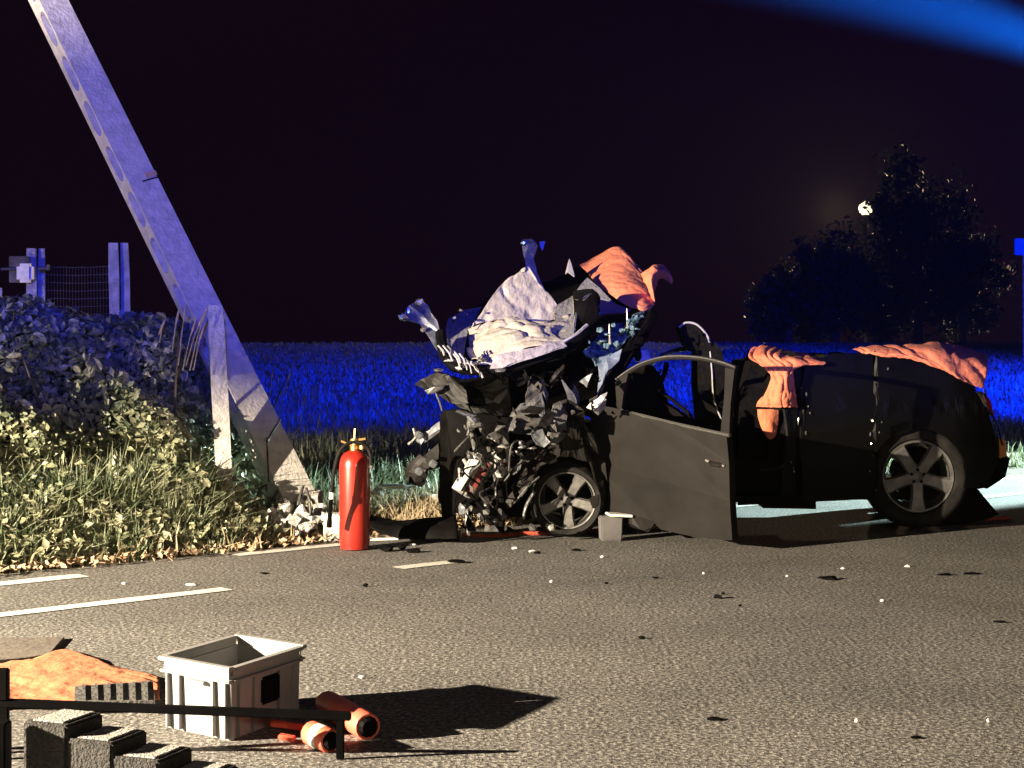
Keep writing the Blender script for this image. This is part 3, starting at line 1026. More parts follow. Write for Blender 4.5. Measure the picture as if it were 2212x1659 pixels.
arch = []
for k in range(13):
    an = R(196 - k * (212 / 12.0))
    arch.append((1983 + 104 * math.cos(an), 1026 - 100 * math.sin(an)))
quarter = [(1893, 1062)] + arch + [(2098, 1056), (2140, 1040), (2160, 1005), (2160, 965), (2148, 925), (2138, 892), (2112, 850), (2060, 806), (2000, 778), (1920, 762), (1896, 764), (1893, 900)]
flank('rear_quarter_panel', quarter, M_paintdark)
flank('rear_quarter_panel', quarter, M_paintdark, mirror=True)
rdoor = [(1738, 1085), (1888, 1072), (1888, 766), (1800, 764), (1742, 790), (1730, 850), (1726, 960)]
rd = flank('rear_door', rdoor, M_paintdark, y_off=0.012)
flank('rear_door', rdoor, M_paintdark, y_off=0.012, mirror=True)
flank('sill', [(1595, 1092), (1893, 1078), (1893, 1055), (1730, 1072), (1595, 1074)], M_black, y_off=0.02)
flank('center_pillar', [(1690, 1085), (1722, 1085), (1720, 960), (1724, 850), (1736, 780), (1716, 780), (1702, 850), (1696, 960)], M_paintdark, y_off=0.05)
# metal fittings on the cut pillar and door edges
def bits(name, lst, material, parent=car, d=DN - 0.02, seed=0):
    for i, (x, y, w, h) in enumerate(lst):
        b = MB()
        b.rock(P(x, y, d + .012), (w / 900, 0.010, h / 900), int(x * 3 + y), 1, .5)
        b.build(name, material, parent)
bits('latch_fitting', [(1885, 908, 8, 12), (1905, 912, 5, 6), (1890, 928, 6, 7), (1880, 938, 4, 11), (1899, 934, 6, 9), (1882, 958, 5, 6), (1884, 985, 5, 6), (1879, 1018, 5, 10), (1892, 1058, 7, 6)], M_chrome)
bits('pillar_fitting', [(1731, 838, 8, 7), (1742, 852, 6, 14), (1746, 878, 5, 8), (1750, 892, 6, 8), (1724, 885 + 25, 4, 24), (1741, 935, 6, 14), (1709, 998, 6, 6), (1713, 1010, 5, 7), (1716, 1018, 6, 10)], M_chrome)
bits('filler_cap', [(1918, 797, 8, 8)], M_chrome)
# rear end
pts = []
b = MB()
secs = []
for (x, ytop, ybot, inset) in ((2085, 850, 1056, 0.0), (2120, 868, 1058, 0.02), (2148, 915, 1054, 0.08), (2166, 955, 1040, 0.20), (2172, 975, 1015, 0.40)):
    p0, p1 = P(x, ytop, DN), P(x, ybot, DN)
    secs.append([(p0.x, DN + .04 + inset, p0.z), (p0.x, DN + 1.62 - inset, p0.z), (p1.x, DN + 1.62 - inset, p1.z), (p1.x, DN + .04 + inset, p1.z)])
vs = [p for s in secs for p in s]
fs = []
for i in range(len(secs) - 1):
    for k in range(4):
        k2 = (k + 1) % 4
        fs.append((i * 4 + k, i * 4 + k2, i * 4 + 4 + k2, i * 4 + 4 + k))
fs.append((16, 17, 18, 19))
b.add(vs, fs).build('rear_bumper', M_paintdark, car, smooth=True)
b = MB(); b.prism([P(2122, 846, DN + .12), P(2134, 880, DN + .12), P(2148, 900, DN + .14), P(2140, 866, DN + .14)], (0, .14, 0)); b.build('tail_lamp', M_lamp_red, car)
b = MB(); b.prism([P(2108, 872, DN + .05), P(2128, 874, DN + .06), P(2136, 880, DN + .08), P(2110, 880, DN + .05)], (0, .05, 0)); b.build('lamp_bracket', M_chrome, car)
b = MB(); b.prism([P(2158, 945, DN + .22), P(2172, 952, DN + .26), P(2175, 985, DN + .26), P(2160, 990, DN + .22)], (0, .20, 0)); b.build('reflector', M_amber, car)
b = MB(); b.prism([P(2125, 1045, DN + .1), P(2160, 1015, DN + .2), P(2176, 985, DN + .3), P(2182, 990, DN + .3), P(2172, 1030, DN + .2), P(2132, 1056, DN + .1)], (0, .25, 0)); b.build('bumper_lip', M_black, car)
# tailgate, parcel shelf, floor, inner bulk
panel('tailgate', [(2125, 850, DN + .12), (2125, 838, DN + 1.5), (2166, 955, DN + 1.4), (2166, 962, DN + .22)], M_paintdark, car, amp=.006)
panel('parcel_shelf', [(1760, 772, DN + .1), (1900, 764, DN + .08), (2010, 782, DN + .08), (2110, 846, DN + .1), (2105, 832, DN + 1.5), (2000, 775, DN + 1.55), (1900, 762, DN + 1.55), (1760, 768, DN + 1.5)], M_interior, car, amp=.01, cuts=3)
b = MB(); b.box((P(1770, 1060, DN).x, DN + .83, 0.22), (1.7, 1.4, 0.05)); b.build('floor_pan', M_black, car)
# seats
def seat(name, x, ytop, ybot, d, wpx, headrest=True, lean=0.0, depth=0.5):
    s = thing(name, P(x, ybot, d), parent=car)
    b = MB()
    zt, zb = P(x, ytop, d).z, P(x, ybot, d).z
    xc = P(x, ytop, d).x
    w = wpx / F * d
    prof = [(0.0, zb, 1.05), (0.02, zb + (zt - zb) * .35, .92), (0.0, zb + (zt - zb) * .7, .85), (-.01, zt - .06, .62), (-.02, zt, .40)]
    secs = []
    for (ox, z, k) in prof:
        xx = xc + ox + lean * (zt - z)
        secs.append([(xx - w / 2 * k, d - depth / 2 * .9, z), (xx + w / 2 * k, d - depth / 2, z), (xx + w / 2 * k, d + depth / 2, z), (xx - w / 2 * k, d + depth / 2 * .9, z)])
    vs = [p for q in secs for p in q]
    fs = [(0, 1, 2, 3)]
    for i in range(len(secs) - 1):
        for k in range(4):
            fs.append((i * 4 + k, i * 4 + (k + 1) % 4, i * 4 + 4 + (k + 1) % 4, i * 4 + 4 + k))
    fs.append(tuple(len(vs) - 4 + k for k in range(4)))
    b.add(vs, fs).build('backrest', M_interior, s)
    return s
fs_ = seat('front_seat', 1528, 740, 1040, 10.95, 78, lean=0.06, depth=.46)
b = MB()
hr = [(1467, 706), (1478, 697), (1500, 698), (1522, 712), (1535, 738), (1536, 760), (1515, 770), (1500, 760), (1480, 745)]
b.prism([P(x, y, 10.80) for (x, y) in hr], (0, .26, 0))
b.build('headrest', M_interior, fs_, smooth=False)
b = MB(); b.tube(crline([P(1467, 707, 10.79), P(1482, 697, 10.79), P(1505, 701, 10.79), P(1526, 722, 10.79), P(1534, 742, 10.79)], 5), 0.007, 6); b.build('edge_gloss', M_grey, fs_)  # grey tubes draw the gloss of the leather edges as colour
b = MB(); b.tube(crline([P(1533, 752, 10.74), P(1538, 800, 10.72), P(1542, 860, 10.72), P(1558, 905, 10.72)], 5), 0.006, 6); b.build('edge_gloss', M_grey, fs_)
rs_ = seat('rear_seat', 1668, 758, 1080, 11.0, 100, lean=0.02, depth=1.2)
b = MB(); b.prism([P(1590, 1080, 10.6), P(1600, 850, 10.6), P(1622, 780, 10.6), (P(1690, 770, 10.6)), P(1700, 1080, 10.6)], (0, .9, 0)); b.build('seat_side', M_interior, rs_)
b = MB(); b.prism([P(1545, 1085, 10.45), P(1545, 985, 10.45), P(1690, 1000, 10.45), P(1690, 1085, 10.45)], (0, .5, 0)); b.build('seat_cushion', M_interior, fs_)
b = MB(); b.tube(crline([P(1690, 860, 10.34), P(1700, 930, 10.33), P(1700, 990, 10.33), P(1682, 1010, 10.34), P(1640, 1016, 10.36)], 5), 0.010, 6); b.build('door_seal', M_rubber, car)

# wheels
def wheel(cx, cy, d, R_t, R_r, turn=0.0, camber=0.0, flat=0.0, spin=0.0, wid=0.19):
    c = P(cx, cy, d)
    w = thing('wheel', c, parent=car)
    m = Matrix.Rotation(R(turn), 3, 'Z') @ Matrix.Rotation(R(camber), 3, 'X')
    def done(b, name, material, smooth=True):
        vv = []
        for v in b.v:
            q = m @ Vector(v)
            if flat and name == 'tyre' and q.z < -R_t * (1 - flat):
                q.z = -R_t * (1 - flat)
            vv.append(tuple(q + c))
        b.v = vv
        return b.build(name, material, w, smooth=smooth)
    b = MB()
    s = R_t - R_r
    b.lathe([(R_r * .97, .02), (R_r + s * .15, -.012), (R_r + s * .55, -.022), (R_t - .018, -.010), (R_t, .018), (R_t, wid - .03), (R_t - .02, wid), (R_r, wid)], (0, 0, 0), 'y', 48)
    done(b, 'tyre', M_rubber)
    b = MB()
    b.lathe([(R_r * 1.02, .006), (R_r * 1.0, -.006), (R_r * .955, -.004), (R_r * .93, .012), (R_r * .90, .05), (R_r * .88, wid - .02), (R_r * .84, wid - .02), (R_r * .86, .05), (R_r * .895, .018)], (0, 0, 0), 'y', 48)
    rim = done(b, 'rim', M_alloy)
    for k in range(5):
        an = R(-90 + spin + 72 * k)
        e = Vector((math.cos(an), 0, math.sin(an)))
        q = Vector((-math.sin(an), 0, math.cos(an)))
        b = MB()
        pr = [(0.10, .045), (0.32, .040), (.62, .042), (.94, .056)]
        vs = []
        for (rr, hw) in pr:
            f_ = 0.0 + 0.018 * (1 - rr)
            vs += [e * (rr * R_r) + q * (hw * R_r / .22) * 1.0 + Vector((0, .012 + f_, 0)), e * (rr * R_r) + q * (hw * R_r / .22 * .72) + Vector((0, -.006 + f_, 0)),
                   e * (rr * R_r) - q * (hw * R_r / .22 * .72) + Vector((0, -.006 + f_, 0)), e * (rr * R_r) - q * (hw * R_r / .22) + Vector((0, .012 + f_, 0)), e * (rr * R_r) + Vector((0, .045, 0))]
        fs = []
        for i in range(3):
            for j in range(5):
                fs.append((i * 5 + j, i * 5 + (j + 1) % 5, i * 5 + 5 + (j + 1) % 5, i * 5 + 5 + j))
        fs.append((0, 1, 2, 3, 4)); fs.append((15, 16, 17, 18, 19))
        b.add(vs, fs)
        vv = b
        vv.v = [tuple(m @ Vector(v) + c) for v in vv.v]
        vv.build('spoke', M_alloy, w)
    b = MB().lathe([(0, .002), (R_r * .13, .004), (R_r * .17, .012), (R_r * .25, .02), (R_r * .25, .06), (0, .06)], (0, 0, 0), 'y', 24)
    done(b, 'hub', M_alloy)
    for k in range(5):
        an = R(-54 + spin + 72 * k)
        b = MB().lathe([(0, 0.006), (.011, .006), (.011, .03), (0, .03)], (math.cos(an) * R_r * .185, 0, math.sin(an) * R_r * .185), 'y', 8)
        done(b, 'wheel_bolt', M_black)
    b = MB().lathe([(0, .10), (R_r * .62, .10), (R_r * .62, .115), (0, .115)], (0, 0, 0), 'y', 32)
    done(b, 'brake_disc', M_black)
    return w
wheel(1983, 1029, DN + .06, 0.325, 0.222)
wheel(1225, 1081, 10.02, 0.228, 0.172, turn=-6, camber=4, flat=0.06, spin=4, wid=.16)
# the rear wheel on the far side
wheel(1970, 1022, DN + 1.45, 0.325, 0.222)

# wheel chock of folded black board behind the rear wheel
b = MB(); b.prism([P(2040, 1130, 10.5), P(2062, 1052, 10.5), P(2112, 1056, 10.6), P(2158, 1112, 10.6), P(2120, 1128, 10.55)], (0, .25, 0))
b.build('wheel_wedge', M_black, label='black wedge block pushed against the rear wheel of the wreck', cat='wedge')

# open front door
door = thing('front_door', P(1450, 1160, 9.8), parent=car)
door['label'] = 'dull grey front door hanging open and low'
def DP(x, y):
    """a point on the open door leaf: it swings towards the viewer from the hinge"""
    u_ = (x - 1300) / 295.0
    return (x, y, 10.15 - 0.80 * u_)
def doorpanel(name, pts, material, t=0.03, amp=0.005, cuts=3, seed=1, parent=door, freq=3.0):
    return panel(name, [DP(*p) for p in pts], material, parent, t=t, cuts=cuts, amp=amp, seed=seed, freq=freq, hard=0.2)
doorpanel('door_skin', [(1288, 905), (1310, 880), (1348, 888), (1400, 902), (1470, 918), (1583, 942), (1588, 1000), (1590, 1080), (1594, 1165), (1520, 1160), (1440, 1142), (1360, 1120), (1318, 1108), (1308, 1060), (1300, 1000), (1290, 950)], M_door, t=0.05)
b = MB(); b.tube([P(*DP(1347, 886)) - Vector((.02, .035, 0)), P(*DP(1470, 916)) - Vector((.02, .035, 0)), P(*DP(1582, 940)) - Vector((.02, .035, 0))], 0.011, 6); b.build('belt_trim', M_chrome, door)
b = MB(); b.tube([P(*DP(1352, 893)) - Vector((.02, .035, 0)), P(*DP(1470, 922)) - Vector((.02, .035, 0)), P(*DP(1580, 944)) - Vector((.02, .035, 0))], 0.005, 6); b.build('window_seal', M_rubber, door)
arcp = [(1334, 822), (1365, 800), (1400, 783), (1450, 772), (1510, 774), (1560, 784), (1592, 796)]
b = MB(); b.tube(crline([P(*DP(x, y)) for (x, y) in arcp], 5), 0.015, 8); b.build('window_frame', M_door, door, smooth=True)
b = MB(); b.tube(crline([P(*DP(x, y - 3)) - Vector((.012, .014, 0)) for (x, y) in arcp], 5), 0.0055, 6); b.build('frame_trim', M_chrome, door, smooth=True)
doorpanel('rear_frame', [(1574, 794), (1594, 798), (1586, 870), (1583, 942), (1564, 938), (1572, 860)], M_door, t=0.03, amp=.002)
doorpanel('mirror_base', [(1334, 824), (1362, 806), (1352, 850), (1347, 890), (1338, 880)], M_door, t=0.02, amp=.003)
b = MB()
b.tube([P(*DP(1536, 994)) - Vector((.02, .04, 0)), P(*DP(1545, 1000)) - Vector((.03, .055, 0)), P(*DP(1562, 1003)) - Vector((.03, .055, 0)), P(*DP(1572, 1004)) - Vector((.02, .04, 0))], [0.010, .014, .014, .010], 8)
b.build('handle', M_door, door)
b = MB(); b.box(P(*DP(1537, 994)) - Vector((.03, .055, 0)), (.03, .012, .012), rotm(0, 15, -45), bevel=.003); b.build('lock_cover', M_chrome, door)
b = MB(); b.rock(P(*DP(1572, 1004)) - Vector((.03, .055, 0)), (.011, .011, .011), 2); b.build('lock', M_chrome, door)
# mirror with a pale shell
mir = thing('door_mirror', P(1290, 875, 9.85), parent=car)
panel('mirror_cap', [(1270, 882, 9.80), (1282, 868, 9.78), (1298, 856, 9.80), (1311, 850, 9.84), (1306, 864, 9.78), (1292, 878, 9.74), (1280, 886, 9.76)], M_white, mir, amp=.006, t=.012)
panel('mirror_glass', [(1282, 886, 9.82), (1296, 876, 9.80), (1308, 862, 9.84), (1306, 880, 9.86), (1292, 896, 9.86)], M_grey, mir, amp=.006, t=.01)

# folded roof with liner, rim and airbag
roof = thing('folded_roof', P(1170, 790, 10.6), parent=car)
panel('headliner', [(955, 742, 10.45), (985, 690, 10.9), (1060, 650, 11.3), (1180, 615, 11.6), (1245, 580, 11.7), (1330, 610, 11.5), (1398, 650, 11.2), (1372, 690, 10.85), (1300, 690, 10.75), (1240, 738, 10.45), (1130, 785, 10.25), (1010, 800, 10.2), (962, 785, 10.25)],
      M_black, roof, t=0.02, amp=.014, seed=3)
panel('liner_board', [(1195, 668, 10.73), (1240, 640, 10.93), (1268, 600, 11.13), (1295, 625, 10.98), (1330, 660, 10.81), (1362, 672, 10.73), (1325, 692, 10.55), (1285, 698, 10.43), (1268, 655, 10.58), (1250, 650, 10.61), (1240, 725, 10.25), (1205, 735, 10.23)], M_liner, roof, t=.012, amp=.008, seed=4)
panel('liner_board', [(955, 740, 10.40), (968, 690, 10.75), (1000, 675, 10.9), (1040, 665, 11.0), (1010, 720, 10.6), (1000, 780, 10.25), (975, 780, 10.24)], M_liner, roof, t=.012, amp=.008, seed=5)
# rim along the near edge: dark roof rail with a pale return
b = MB()
rail = [P(952, 720, 10.35), P(962, 770, 10.18), P(1000, 796, 10.10), P(1090, 796, 10.08), P(1170, 772, 10.12), P(1235, 742, 10.2), P(1268, 715, 10.3), P(1300, 692, 10.45), P(1372, 688, 10.7)]
b.tube(crline(rail, 5), [0.036] * 9 * 5 and [0.036] * (8 * 5 + 1), 8); b.build('roof_rail', M_black, roof, smooth=True)
b = MB(); b.tube(crline([p + Vector((0, -.01, .036)) for p in rail[2:7]], 5), 0.012, 6); b.build('rail_edge', M_grey, roof, smooth=True)
panel('side_bag', [(1060, 798, 10.02), (1072, 768, 10.05), (1150, 752, 10.06), (1215, 738, 10.12), (1225, 750, 10.1), (1150, 775, 10.03), (1090, 795, 10.0)], mat('dusty_bag', (0.30, 0.28, 0.30), .9, color2=(.20, .18, .20), scale=20, bump=.5), roof, amp=.012, seed=6, t=.01)
# airbag: a peaked bag and the crumpled cloth in front
net('airbag', [
    [(1018, 712, 10.54), (1030, 700, 10.56), (1085, 690, 10.62), (1150, 692, 10.69), (1205, 700, 10.75), (1228, 700, 10.77)],
    [(1040, 676, 10.58), (1056, 668, 10.60), (1095, 655, 10.65), (1145, 655, 10.71), (1195, 665, 10.76), (1212, 672, 10.77)],
    [(1066, 635, 10.63), (1078, 630, 10.65), (1108, 620, 10.69), (1145, 618, 10.73), (1178, 632, 10.76), (1190, 640, 10.77)],
    [(1098, 602, 10.69), (1108, 598, 10.70), (1124, 592, 10.72), (1142, 588, 10.75), (1158, 604, 10.75), (1164, 612, 10.76)],
    [(1134, 582, 10.74), (1136, 580, 10.74), (1138, 578, 10.75), (1141, 577, 10.75), (1144, 580, 10.75), (1146, 583, 10.75)]],
    M_airbag, roof, n=9, amp=.018, freq=5, seed=1)
net('airbag_cloth', [
    [(1012, 712, 10.62), (1060, 690, 10.60), (1110, 682, 10.55), (1165, 690, 10.50), (1225, 672, 10.62)],
    [(1008, 725, 10.48), (1060, 706, 10.42), (1115, 696, 10.38), (1170, 700, 10.36), (1232, 690, 10.50)],
    [(1004, 748, 10.38), (1050, 735, 10.30), (1110, 722, 10.24), (1175, 716, 10.24), (1232, 712, 10.36)],
    [(1012, 770, 10.28), (1055, 748, 10.26), (1110, 745, 10.16), (1175, 735, 10.16), (1230, 725, 10.26)],
    [(1022, 772, 10.22), (1050, 775, 10.14), (1105, 758, 10.12), (1170, 745, 10.12), (1222, 735, 10.2)]],
    M_airbag, roof, n=12, amp=.045, freq=6.5, seed=2, stretch=(.55, 1, 1.6))
# brackets and hinges sticking out of the roof
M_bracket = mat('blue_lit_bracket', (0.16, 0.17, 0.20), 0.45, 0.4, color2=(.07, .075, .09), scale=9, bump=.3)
panel('hinge_bracket', [(1128, 520, 11.4), (1150, 515, 11.38), (1162, 530, 11.4), (1154, 560, 11.42), (1160, 590, 11.4), (1180, 630, 11.35), (1140, 600, 11.4), (1134, 560, 11.42)], M_bracket, roof, amp=.016, t=.015, seed=7)
panel('hinge_bracket', [(1165, 522, 11.5), (1178, 520, 11.5), (1172, 542, 11.5), (1166, 530, 11.5)], M_bracket, roof, amp=.006, t=.01, seed=8)
b = MB(); b.rock(P(1131, 524, 11.34), (.022, .02, .024), 8); b.build('rivet', M_chrome, roof)
panel('front_bracket', [(866, 688, 10.5), (885, 660, 10.52), (908, 650, 10.55), (925, 665, 10.55), (945, 690, 10.5), (955, 720, 10.45), (952, 765, 10.35), (930, 730, 10.42), (905, 700, 10.5), (880, 692, 10.5)], M_bracket, roof, amp=.022, t=.02, seed=9)
for (x, y, s) in ((872, 684, .03), (905, 652, .024), (914, 712, .016), (884, 672, .016), (995, 670, .008), (982, 686, .009)):
    b = MB(); b.rock(P(x, y, 10.42), (s * 1.3, s, s), int(x), 1, .6); b.build('torn_edge', M_chrome, roof)
panel('wire_stub', [(1222, 592, 11.2), (1230, 560, 11.2), (1234, 578, 11.2), (1240, 598, 11.15), (1226, 588, 11.15)], M_grey, roof, amp=.006, t=.008, seed=10)
panel('roof_crossbar', [(1240, 640, 10.62), (1278, 632, 10.6), (1284, 640, 10.6), (1284, 700, 10.5), (1275, 740, 10.4), (1246, 742, 10.4)], M_black, roof, amp=.008, t=.05, seed=11)
panel('crossbar_lip', [(1238, 648, 10.55), (1256, 650, 10.53), (1262, 640, 10.54), (1276, 634, 10.55), (1278, 642, 10.54), (1262, 650, 10.52), (1252, 660, 10.52)], M_chrome, roof, amp=.008, t=.008, seed=12)
for i in range(11):
    x, y = 950 + 8 * i + rnd.uniform(-4, 4), 742 + 5.0 * i + rnd.uniform(-6, 6)
    b = MB(); p = P(x, y, 10.0); q = p + Vector((rnd.uniform(.02, .06), -.02, rnd.uniform(-.10, -.03)))
    b.tube([p, (p + q) / 2 + Vector((.01, 0, 0)), q], rnd.uniform(.003, .007), 5); b.build('loose_wire', rnd.choice([M_chrome, M_grey, M_grey]), roof)
for (x, y) in ((975, 778), (1005, 790), (1030, 786), (948, 800), (990, 796), (1042, 778), (1080, 800), (962, 758)):
    b = MB(); b.rock(P(x, y, 10.02), (.035 * rnd.uniform(.6, 1.2), .02, .012), int(x * 3), 1, .7); b.build('torn_edge', rnd.choice([M_metal, M_chrome]), roof)

# crushed bonnet and dark mass under the roof
hood = panel('bonnet', [(945, 800, 10.25), (1000, 812, 10.1), (1100, 812, 10.05), (1220, 770, 10.2), (1330, 720, 10.6), (1395, 680, 10.9), (1385, 720, 10.9), (1330, 800, 10.6), (1290, 880, 10.3), (1210, 905, 10.2), (1110, 900, 10.2), (1000, 890, 10.25), (955, 850, 10.3)], M_paintdark, car, t=.02, amp=.05, seed=13, freq=4)
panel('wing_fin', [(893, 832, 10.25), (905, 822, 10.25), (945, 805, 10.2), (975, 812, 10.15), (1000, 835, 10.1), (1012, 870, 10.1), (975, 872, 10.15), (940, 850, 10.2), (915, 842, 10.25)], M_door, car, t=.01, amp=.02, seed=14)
panel('torn_edge', [(918, 842, 10.18), (940, 836, 10.15), (962, 830, 10.12), (958, 840, 10.1), (940, 848, 10.12), (925, 850, 10.16)], M_metal, car, t=.006, amp=.012, seed=15)
panel('windscreen', [(1262, 760, 10.35), (1285, 730, 10.45), (1330, 705, 10.55), (1372, 680, 10.65), (1392, 672, 10.65), (1370, 705, 10.55), (1345, 740, 10.45), (1315, 780, 10.35), (1290, 790, 10.30)], M_glass, car, t=.012, amp=.03, seed=16, freq=14)
for i in range(18):
    u_ = rnd.random()
    x, y = 1280 + 105 * u_ + rnd.gauss(0, 8), 755 - 75 * u_ + rnd.gauss(0, 10)
    b = MB(); b.rock(P(x, y, 10.25), (.016 * rnd.uniform(.5, 1.5), .01, .02 * rnd.uniform(.4, 1.3)), i + 300, 1, .7); b.build('glass_shard', M_glass, car)
for (x, y) in ((1356, 692), (1318, 726)):
    b = MB(); b.tube([P(x, y + 18, 10.25), P(x - 1, y, 10.26), P(x - 2, y - 26, 10.26)], [.012, .007, .002], 6); b.build('glass_shard', M_chrome, car)
panel('windscreen_pillar', [(1360, 715, 10.55), (1400, 670, 10.7), (1412, 690, 10.7), (1375, 760, 10.5), (1330, 830, 10.3), (1280, 905, 10.15), (1262, 895, 10.12), (1300, 830, 10.3)], M_black, car, t=.06, amp=.01, seed=17)
panel('torn_skin', [(1288, 775, 10.35), (1310, 770, 10.35), (1345, 755, 10.37), (1338, 780, 10.33), (1312, 800, 10.25), (1302, 830, 10.19), (1290, 855, 10.15), (1293, 815, 10.25)], mat('blue_grey_skin', (.24, .29, .36), .45, .3, color2=(.12, .15, .20), scale=8, bump=.3), car, t=.008, amp=.02, seed=18)
shards = [
    [(1162, 812), (1170, 815), (1178, 832), (1186, 850), (1182, 870), (1172, 840)],
    [(1196, 808), (1200, 812), (1196, 834), (1190, 840)],
    [(1160, 845), (1170, 845), (1176, 880), (1178, 920), (1170, 935), (1160, 920), (1162, 880)],
    [(1205, 806), (1214, 820), (1228, 838), (1240, 848), (1246, 870), (1232, 880), (1222, 850)],
    [(1240, 830), (1248, 845), (1252, 870), (1236, 890), (1230, 875)],
    [(1226, 880), (1245, 890), (1262, 905), (1255, 925), (1240, 915), (1228, 900)],
    [(1196, 884), (1210, 880), (1216, 900), (1210, 930), (1206, 950), (1198, 920)],
    [(1112, 890), (1125, 872), (1145, 868), (1160, 880), (1158, 900), (1130, 880)],
]
M_shard = mat('torn_bright_metal', (.24, .25, .28), .42, .5, color2=(.10, .105, .12), scale=14, bump=.4)
for i, s in enumerate(shards):
    panel('torn_metal', [(x, y, 10.0 + .05 * math.sin(i * 2.1) + .002 * (y - 850)) for (x, y) in s], M_shard, car, t=.006, amp=.014, seed=20 + i, cuts=2, freq=12)
panel('inner_wing', [(1090, 930, 10.1), (1105, 890, 10.15), (1130, 872, 10.2), (1162, 880, 10.15), (1178, 925, 10.0), (1150, 938, 10.0), (1118, 938, 10.05)], M_dullmetal, car, t=.008, amp=.025, seed=30)
# crumpled front wing over the wheel
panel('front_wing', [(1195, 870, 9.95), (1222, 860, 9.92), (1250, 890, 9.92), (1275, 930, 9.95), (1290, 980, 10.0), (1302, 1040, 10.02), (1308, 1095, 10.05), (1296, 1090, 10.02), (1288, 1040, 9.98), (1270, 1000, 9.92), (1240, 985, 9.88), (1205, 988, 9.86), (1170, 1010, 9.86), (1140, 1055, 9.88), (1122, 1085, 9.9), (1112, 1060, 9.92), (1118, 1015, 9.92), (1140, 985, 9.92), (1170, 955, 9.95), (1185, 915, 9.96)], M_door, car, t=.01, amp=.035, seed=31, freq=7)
panel('strut_tower', [(1186, 905, 9.86), (1196, 872, 9.88), (1212, 868, 9.88), (1224, 895, 9.88), (1216, 945, 9.88), (1200, 960, 9.88), (1178, 955, 9.88)], M_dullmetal, car, t=.02, amp=.025, seed=32)
b = MB(); b.lathe([(.010, 0), (.024, 0), (.024, .02), (.010, .02)], P(1202, 884, 9.80), 'y', 14); b.build('strut_mount', M_dullmetal, car)
panel('wheel_house', [(1150, 1000, 10.35), (1190, 940, 10.35), (1250, 930, 10.35), (1300, 1000, 10.35), (1305, 1110, 10.35), (1130, 1120, 10.35)], M_black, car, t=.02, amp=.02, seed=33)
b = MB(); b.rock(P(1290, 1085, 10.0), (.05, .03, .06), 71, 1, .6); b.build('torn_liner', M_door, car)
# dark upright front panel and parts of the engine bay
panel('radiator_frame', [(952, 893, 9.95), (966, 884, 9.95), (1012, 886, 9.92), (1020, 930, 9.92), (1012, 985, 9.94), (990, 1010, 9.95), (984, 1100, 9.96), (992, 1165, 9.97), (958, 1165, 9.97), (950, 1060, 9.96)], M_black, car, t=.06, amp=.006, seed=40)
b = MB(); b.box((P(1120, 1000, 10.5).x, 10.75, .40), (1.0, .8, .62), rotm(0, 4, 3), bevel=.05); b.build('engine_block', M_black, car)
bat2 = thing('car_battery', P(1022, 1080, 9.9), parent=car)
rb = rotm(0, 33, 18)
cb = P(1022, 1028, 9.86)
b = MB(); b.box(cb, (.10, .12, .25), rb, bevel=.006); b.build('battery_case', M_grey, bat2)
b = MB(); b.box(cb + rb @ Vector((-.055, -.03, .0)), (.022, .13, .25), rb, bevel=.003); b.build('battery_lid', M_white, bat2)
b = MB(); b.box(cb + rb @ Vector((.012, -.064, .0)), (.045, .008, .21), rb); b.build('red_strip', M_brown, bat2)
b = MB(); b.box(cb + rb @ Vector((-.02, -.064, -.01)), (.012, .006, .20), rb); b.build('clamp_bar', M_chrome, bat2)
b = MB(); b.lathe([(0, -.13), (.036, -.125), (.048, -.08), (.052, .02), (.066, .05), (.068, .062), (.05, .068), (.03, .09), (0, .092)], P(1081, 985, 9.88), 'z', 18); b.build('coolant_bottle', M_grey, car, smooth=True)
panel('bottle_bracket', [(1060, 945, 9.8), (1072, 942, 9.78), (1098, 956, 9.78), (1110, 968, 9.8), (1098, 968, 9.78), (1076, 956, 9.78)], M_metal, car, t=.008, amp=.01, seed=41)
pipes = [
    ([(1016, 1062), (1012, 1040), (1010, 1010), (1000, 990)], .010, M_grey), ([(1052, 1012), (1068, 1030), (1072, 1060), (1070, 1078)], .009, M_metal),
    ([(992, 1010), (994, 1040), (1002, 1068)], .010, M_metal), ([(1000, 1020), (1010, 1060), (1035, 1090), (1060, 1120)], .014, M_black),
    ([(1020, 900), (1045, 935), (1058, 975)], .014, M_dullmetal), ([(1015, 920), (1022, 950), (1030, 985)], .016, M_dullmetal),
    ([(1108, 985), (1130, 965), (1160, 950), (1190, 948)], .013, M_black), ([(1090, 1040), (1112, 1010), (1140, 985)], .006, M_metal),
    ([(1112, 1085), (1140, 1052), (1165, 1030)], .006, M_metal), ([(1130, 1120), (1138, 1090), (1155, 1062)], .010, M_metal),
    ([(1040, 1100), (1060, 1130), (1080, 1150)], .016, M_black), ([(1075, 1040), (1085, 1090), (1082, 1150)], .02, M_black)]
for i, (pp, r_, m_) in enumerate(pipes):
    b = MB(); b.tube(crline([P(x, y, 9.82 + .03 * math.sin(i * 1.7)) for (x, y) in pp], 5), r_, 8); b.build('pipe', m_, car, smooth=True)
